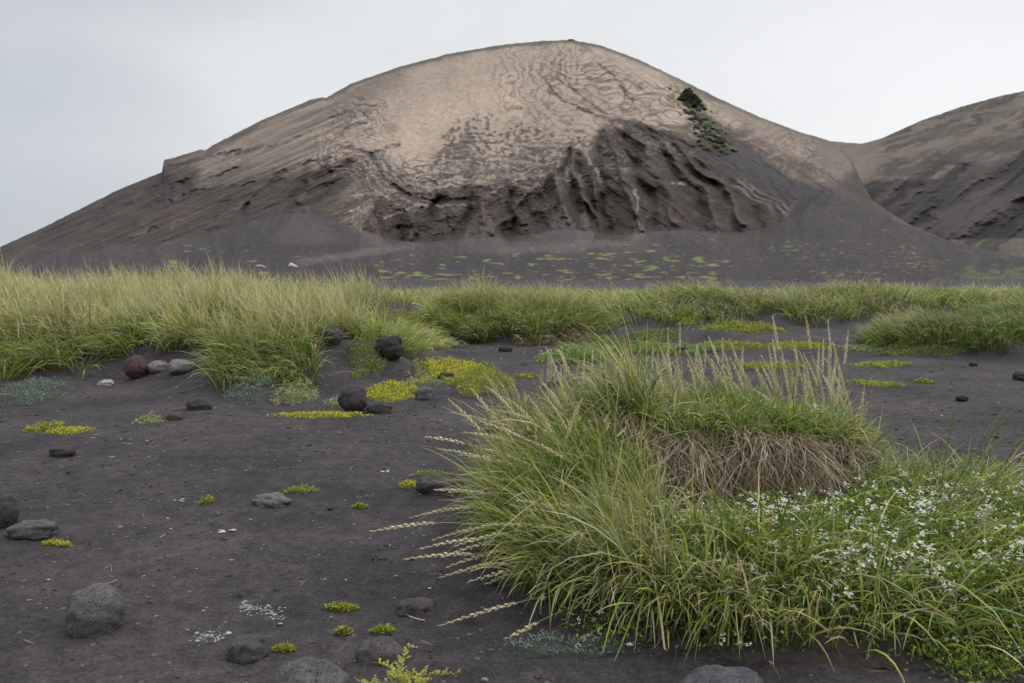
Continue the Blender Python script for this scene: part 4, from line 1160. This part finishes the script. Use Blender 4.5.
# ---- flowering stalks with ears
def tube(P, R, sides=5):
    P = np.asarray(P, float); n = len(P)
    T = np.gradient(P, axis=0); T /= np.linalg.norm(T, axis=1)[:, None] + 1e-9
    up = np.array([.3, .9, .2]); A = np.cross(T, up); A /= np.linalg.norm(A, axis=1)[:, None] + 1e-9; B = np.cross(T, A)
    an = np.arange(sides) * 2 * math.pi / sides
    V = P[:, None, :] + R[:, None, None] * (np.cos(an)[None, :, None] * A[:, None, :] + np.sin(an)[None, :, None] * B[:, None, :])
    Q = [(i * sides + s, i * sides + (s + 1) % sides, (i + 1) * sides + (s + 1) % sides, (i + 1) * sides + s) for i in range(n - 1) for s in range(sides)]
    return V.reshape(-1, 3), np.array(Q), T, A, B


def stalk(base, tip, sag, ear_len, ear_r, c_stem, c_ear):
    """geometry of one stalk: a thin culm and its ear of overlapping spikelets"""
    base, tip = np.asarray(base, float), np.asarray(tip, float)
    mid = base * .5 + tip * .5 + np.array([(base[0] - tip[0]) * .28, (base[1] - tip[1]) * .28, sag])
    tt = np.linspace(0, 1, 15)[:, None]
    P = (1 - tt) ** 2 * base + 2 * tt * (1 - tt) * mid + tt ** 2 * tip
    L = np.linalg.norm(np.diff(P, axis=0), axis=1).sum()
    g = Geo()
    V, Q, T, A, B = tube(P, np.linspace(.0026, .0017, 15), 4)
    g.add(V, Q, c_stem)
    f0 = 1 - min(ear_len / L, .6)
    m = int(max(14, ear_len / .0085))
    for k in range(m):
        u = f0 + (1 - f0) * k / (m - 1)
        i = min(int(u * 14), 13); fr_ = u * 14 - i
        p = P[i] * (1 - fr_) + P[i + 1] * fr_; t_ = T[i]; a = A[i]; b = B[i]
        env = math.sin(min(1, .22 + .9 * (k / m)) * math.pi * .93) ** .55 if k < m else .4
        ang = k * 2.4
        side = (a * math.cos(ang) + b * math.sin(ang))
        q = p + side * ear_r * .35 * env
        ln = .020 + .006 * rng.random(); w = ear_r * .55 * env
        tipp = q + t_ * ln + side * ear_r * .5 * env
        s2 = np.cross(t_, side); s2 /= np.linalg.norm(s2) + 1e-9
        mdl = q + t_ * ln * .45
        g.add([q, mdl - s2 * w, tipp, mdl + s2 * w], [(0, 1, 2, 3)], np.asarray(c_ear) * rng.uniform(.75, 1.2))
        g.add([q, mdl - side * w * .6, tipp, mdl + side * w * .9], [(0, 1, 2, 3)], np.asarray(c_ear) * rng.uniform(.7, 1.1))
    return g


STEM = (.34, .33, .15)
SPK = []   # tip px, tip row, distance, base px, base row-ish z offset, sag
def add_sp(px, py, Y, bx, by, sag=.06, ear=.22, green=0): SPK.append((px, py, Y, bx, by, sag, ear, green))


# hand-placed ones that show their whole outline
for a in [(374, 531, 3.65, .12, 3.75, .20), (413, 517, 3.9, .15, 3.95, .20), (407, 559, 3.6, .10, 3.62, .12), (428, 437, 4.3, .20, 4.25, .14), (440, 449, 4.3, .22, 4.2, .12), (424, 548, 3.7, .15, 3.7, .17), (436, 539, 3.75, .2, 3.8, .18),
          (445, 556, 3.7, .2, 3.75, .16), (450, 566, 3.6, .2, 3.7, .13), (442, 577, 3.55, .15, 3.6, .12), (452, 492, 4.1, .2, 4.1, .10), (438, 490, 4.1, .2, 4.1, .10), (458, 545, 3.6, .3, 3.7, .17), (470, 530, 3.8, .3, 3.8, .15),
          (461, 405 + 50, 4.3, .25, 4.3, .08), (461, 470, 4.2, .2, 4.2, .05), (478, 448, 4.4, .25, 4.4, .05), (442, 625, 3.2, .35, 3.35, .10), (535, 678, 2.9, .55, 3.2, .14), (482, 655, 3.05, .4, 3.3, .13), (510, 400, 4.6, .3, 4.5, .04), (508, 425, 4.5, .3, 4.4, .05),
          (478, 380 + 25, 4.5, .3, 4.4, .05), (560, 352, 5.1, .45, 5.0, .03), (556, 371, 5.0, .42, 4.8, .03), (541, 380, 4.9, .4, 4.8, .04), (593, 352, 5.2, .5, 5.0, .0), (501, 438, 4.3, .28, 4.3, .05)]:
    add_sp(*a)
for k in range(44):   # rising at the upper left
    add_sp(rng.uniform(478, 625), rng.uniform(362, 440), rng.uniform(4.2, 5.0), None, 0, rng.uniform(0, .06))
for k in range(46):   # left fan
    add_sp(rng.uniform(450, 590), rng.uniform(385, 540), rng.uniform(3.9, 4.9), rng.uniform(.12, .6), 0, rng.uniform(.02, .14))
for k in range(16):
    add_sp(rng.uniform(455, 560), rng.uniform(500, 600), rng.uniform(3.4, 3.9), rng.uniform(.25, .7), 0, rng.uniform(.08, .18))
for k in range(85):   # over the crown, left half
    add_sp(rng.uniform(540, 715), rng.uniform(345, 398), rng.uniform(4.8, 5.5), None, 0, rng.uniform(-.02, .04))
for k in range(80):   # crown, the tallest cluster
    add_sp(rng.uniform(700, 842), rng.uniform(338, 398), rng.uniform(4.8, 5.6), None, 0, rng.uniform(-.02, .04))
for k in range(12):
    add_sp(rng.uniform(842, 880), rng.uniform(385, 430), rng.uniform(4.9, 5.5), None, 0, rng.uniform(-.02, .03))
for a in [(773, 318, 5.3, None, 0, .05), (806, 318, 5.3, None, 0, .0), (828, 322, 5.3, None, 0, .0), (848, 333, 5.4, None, 0, .0), (668, 330, 5.3, None, 0, .0), (680, 325, 5.3, None, 0, .0)]:
    add_sp(*a)
for a in [(955, 410, 4.4, 2.42, 4.4, 0), (1003, 412, 4.0, 2.2, 4.0, 0), (1016, 409, 4.0, 2.25, 4.1, 0), (1000, 440, 3.9, 2.1, 3.9, 0), (943, 450, 4.6, 2.4, 4.6, 0), (886, 432, 4.5, 1.95, 4.5, .05), (898, 436, 4.5, 2.0, 4.5, .03),
          (1012, 462, 3.8, 2.2, 3.8, 0), (968, 460, 4.3, 2.3, 4.3, 0), (1022, 440, 3.8, 2.3, 3.9, 0), (990, 478, 3.9, 2.1, 3.9, .02), (885, 447, 4.5, 2.1, 4.4, .1)]:
    add_sp(*a, .13, 1)
n_st = 0; rest = Geo()
for (px, py, Y, bx, by, sag, ear, grn) in SPK:
    tip = at(px, py, Y)
    if bx is None:
        bx = tip[0] + rng.uniform(-.02, .20) ; by = Y + rng.uniform(-.08, .05); by = max(by, float(rim_y(bx)) + .03)
        bx = np.clip(bx, .15, 2.25)
    elif by == 0:
        by = Y + rng.uniform(-.1, .05)
    base = np.array([bx, by, float(GH(bx, by)) - .01])
    ce = np.array([(.74, .68, .44), (.66, .59, .37), (.80, .74, .54)][rng.integers(3)]) if not grn else np.array((.24, .27, .12))
    gs = stalk(base, tip, sag, ear * rng.uniform(.75, 1.15) * (.8 if bx is None else 1), .0120 * rng.uniform(.85, 1.2), STEM if not grn else (.13, .17, .06), ce)
    if n_st < 100:
        gs.build('seed_stalk', M_STRAW, hum)
    else:
        for v, q_, c_ in zip(gs.V, gs.Q, gs.C):
            rest.V.append(v); rest.C.append(c_)
        off = rest.n
        for q_ in gs.Q: rest.Q.append(q_ + off)
        rest.n += gs.n
    n_st += 1
o = rest.build('seed_stalks', M_STRAW, hum); o['kind'] = 'stuff'

# ------------------------------------------------------------------ white-flowered herb over the right skirt
herb = empty('flowering_herb', (1.9, 3.9, 0))
tag(herb, 'low bright green herb with white flowers covering the right front of the near hummock', 'flowering plant')


def d_herb(x, y):
    a = ell(x, y, 2.1, 3.65, 1.35, 1.12, .3, .22, 2.0, 31)
    b = .45 * ell(x, y, .9, 3.4, 1.1, .6, .5, .4, 2.0, 32)
    return np.clip(np.maximum(a, b), 0, 1) * (~dens_off(x, y))


def GHs(x, y): return GH(x, y)


xy = scatter(d_herb, 52000, .2, 3.6, 2.6, 4.75); n = len(xy); x, y = xy[:, 0], xy[:, 1]
lift = rng.uniform(0, 1, n) ** .7 * (.15 + .05 * fbm(x * 5, y * 5, 2, 850)) * (.5 + .5 * sm(.02, .1, H1(x, y)))
tn = tones(n, [(.125, .20, .034), (.20, .27, .04), (.32, .35, .055), (.08, .14, .03)], [.35, .3, .15, .2], .2)
V, Q, C = blades(np.stack([x, y, GH(x, y) + lift], -1), rng.uniform(0, 6.28, n), rng.uniform(.4, 1.5, n), rng.uniform(-.2, .8, n), rng.uniform(.012, .027, n), rng.uniform(.004, .009, n), 2, tn * .8, tn, tn * 1.1)
g = Geo(); g.add(V, Q, C)
xy = scatter(d_herb, 3500, .2, 3.3, 2.9, 4.75); n = len(xy); x, y = xy[:, 0], xy[:, 1]
tn = tones(n, [(.12, .15, .04), (.17, .17, .06)], [.6, .4])
g.add(*blades(np.stack([x, y, GH(x, y)], -1), rng.uniform(0, 6.28, n), rng.uniform(0, .5, n), rng.uniform(0, .5, n), rng.uniform(.08, .2, n), np.full(n, .0025), 3, tn, tn, tn))
g.build('foliage', M_LEAF, herb)


def flower_geo(s):
    g = Geo()
    heads = s
    for h in range(heads):
        c = np.array([rng.normal(0, .007), rng.normal(0, .007), rng.normal(0, .004)])
        tilt = rng.normal(0, .5, 2)
        for k in range(4 + (h % 2)):
            a = k * 2 * math.pi / (4 + h % 2) + h
            d = np.array([math.cos(a), math.sin(a), .25 + tilt[0] * math.cos(a) + tilt[1] * math.sin(a)]); w = np.array([-math.sin(a), math.cos(a), 0])
            L_ = rng.uniform(.0040, .0062)
            g.add([c, c + d * L_ * .6 - w * L_ * .42, c + d * L_, c + d * L_ * .6 + w * L_ * .42], [(0, 1, 2, 3)], (.80, .80, .78))
        V, Fq = np.array([[0, 0, 0], [.0015, 0, .001], [0, .0015, .001], [-.0015, 0, .001]]) + c, [(0, 1, 2, 3)]
        g.add(V + [0, 0, .001], Fq, (.5, .45, .08))
    P = np.array([[0, 0, -.05], [.002, 0, -.02], [0, 0, 0]])
    V, Q, *_ = tube(P, np.array([.001, .001, .0008]), 4)
    g.add(V, Q, (.13, .18, .05))
    return g


kinds = [flower_geo(s) for s in (2, 3, 4, 5)]
meshes = []
for kx in kinds:
    o = kx.build('flower', M_PETAL, None, False); meshes.append(o.data); bpy.data.objects.remove(o)
def d_fl(x, y): return ell(x, y, 2.05, 3.65, 1.3, 1.1, .4, .25, 2.0, 33) * (~dens_off(x, y)) * (.25 + .75 * (perlin(x * 4, y * 4, 9) > -.05))
xy1 = scatter(d_fl, 700, .7, 3.3, 2.7, 4.75)
xy2 = scatter(lambda x, y: ell(x, y, 1.05, 3.15, 1.1, .45, .5, .4, 2., 34), 120, .0, 2.2, 2.7, 4.0)
allf = np.concatenate([xy1, xy2]); vis = np.abs(allf[:, 0] / allf[:, 1]) < .66
allf = np.concatenate([allf[vis], allf[~vis]]); order = np.argsort(np.where(np.abs(allf[:, 0] / allf[:, 1]) < .66, allf[:, 1], 99)); allf = allf[order]
rg = Geo()
for i, (x, y) in enumerate(allf):
    z = float(GH(x, y)) + rng.uniform(.10, .20) * (.45 + .55 * float(sm(.02, .1, H1(x, y))))
    s = rng.uniform(1.0, 1.75)
    if i < 100:
        o = bpy.data.objects.new('flower', meshes[i % 4]); COL.objects.link(o); o.parent = herb
        o.location = (x - 1.9, y - 3.9, z); o.scale = (s, s, s); o.rotation_euler = (rng.normal(.25, .3), rng.normal(0, .3), rng.uniform(0, 6.28))
    else:
        k = kinds[i % 4]; a = rng.uniform(0, 6.28)
        R = np.array([[math.cos(a), -math.sin(a), 0], [math.sin(a), math.cos(a), 0], [0, 0, 1]])
        T = np.array([[1, 0, 0], [0, math.cos(.3), -math.sin(.3)], [0, math.sin(.3), math.cos(.3)]])
        V = np.concatenate(k.V) @ R.T @ T.T * s + [x, y, z]
        rg.add(V, np.concatenate(k.Q), np.concatenate(k.C))
o = rg.build('flowers', M_PETAL, herb, False); o['kind'] = 'stuff'

# ------------------------------------------------------------------ the feathery yellow herb at the bottom edge
X0, Y0 = gpt(408, 700)
fern = empty('feathery_herb', (X0, Y0, float(G(X0, Y0))))
tag(fern, 'feathery yellow-green herb with forked fronds at the bottom edge', 'herb')
for (ex, ey, ez) in [(-.03, .07, .16), (-.14, .02, .07), (.13, .04, .11), (.06, .01, .10), (-.09, .06, .10), (.09, -.04, .04), (-.11, -.05, .04), (.01, -.07, .06), (-.05, .0, .12)]:
    kx, ky = rng.normal(0, .03, 2)
    g = Geo()
    base = np.array([X0, Y0, float(G(X0, Y0))]); tip = base + [ex, ey, ez]
    P = np.array([base + (tip - base) * s + [kx * math.sin(s * 4.2), ky * math.sin(s * 5), .03 * math.sin(s * 3.1)] for s in np.linspace(0, 1, 10)])
    V, Q, T, A, B = tube(P, np.linspace(.003, .0008, 10), 4); g.add(V, Q, (.30, .30, .10))
    for k in range(15):
        s = .22 + .78 * k / 15; i = min(int(s * 9), 8); p = P[i] + (P[i + 1] - P[i]) * (s * 9 - i)
        for sgn in (-1, 1):
            if rng.random() < .18: continue
            pl = (.040 * (1.15 - s) + .006) * rng.uniform(.4, 1.3)
            az_ = math.atan2(T[i][1], T[i][0]) + sgn * rng.uniform(.5, 1.3) + rng.normal(0, .35)
            d = np.array([math.cos(az_), math.sin(az_), .55 + rng.normal(0, .2)])
            m = 5
            for q_ in range(m):
                c = p + d * pl * (q_ + .6) / m
                for s2 in (-1, 0, 1):
                    a3 = az_ + s2 * .8 + rng.normal(0, .5); dd = np.array([math.cos(a3), math.sin(a3), rng.uniform(-.1, .9)]); ww = np.array([-math.sin(a3), math.cos(a3), .1])
                    l_ = .0072
                    tn = np.array([(.42, .40, .05), (.30, .34, .05), (.52, .46, .10)][rng.integers(3)])
                    g.add([c, c + dd * l_ * .5 - ww * .0022, c + dd * l_, c + dd * l_ * .5 + ww * .0022], [(0, 1, 2, 3)], tn * rng.uniform(.8, 1.15))
    g.build('frond', M_LEAF, fern, False)
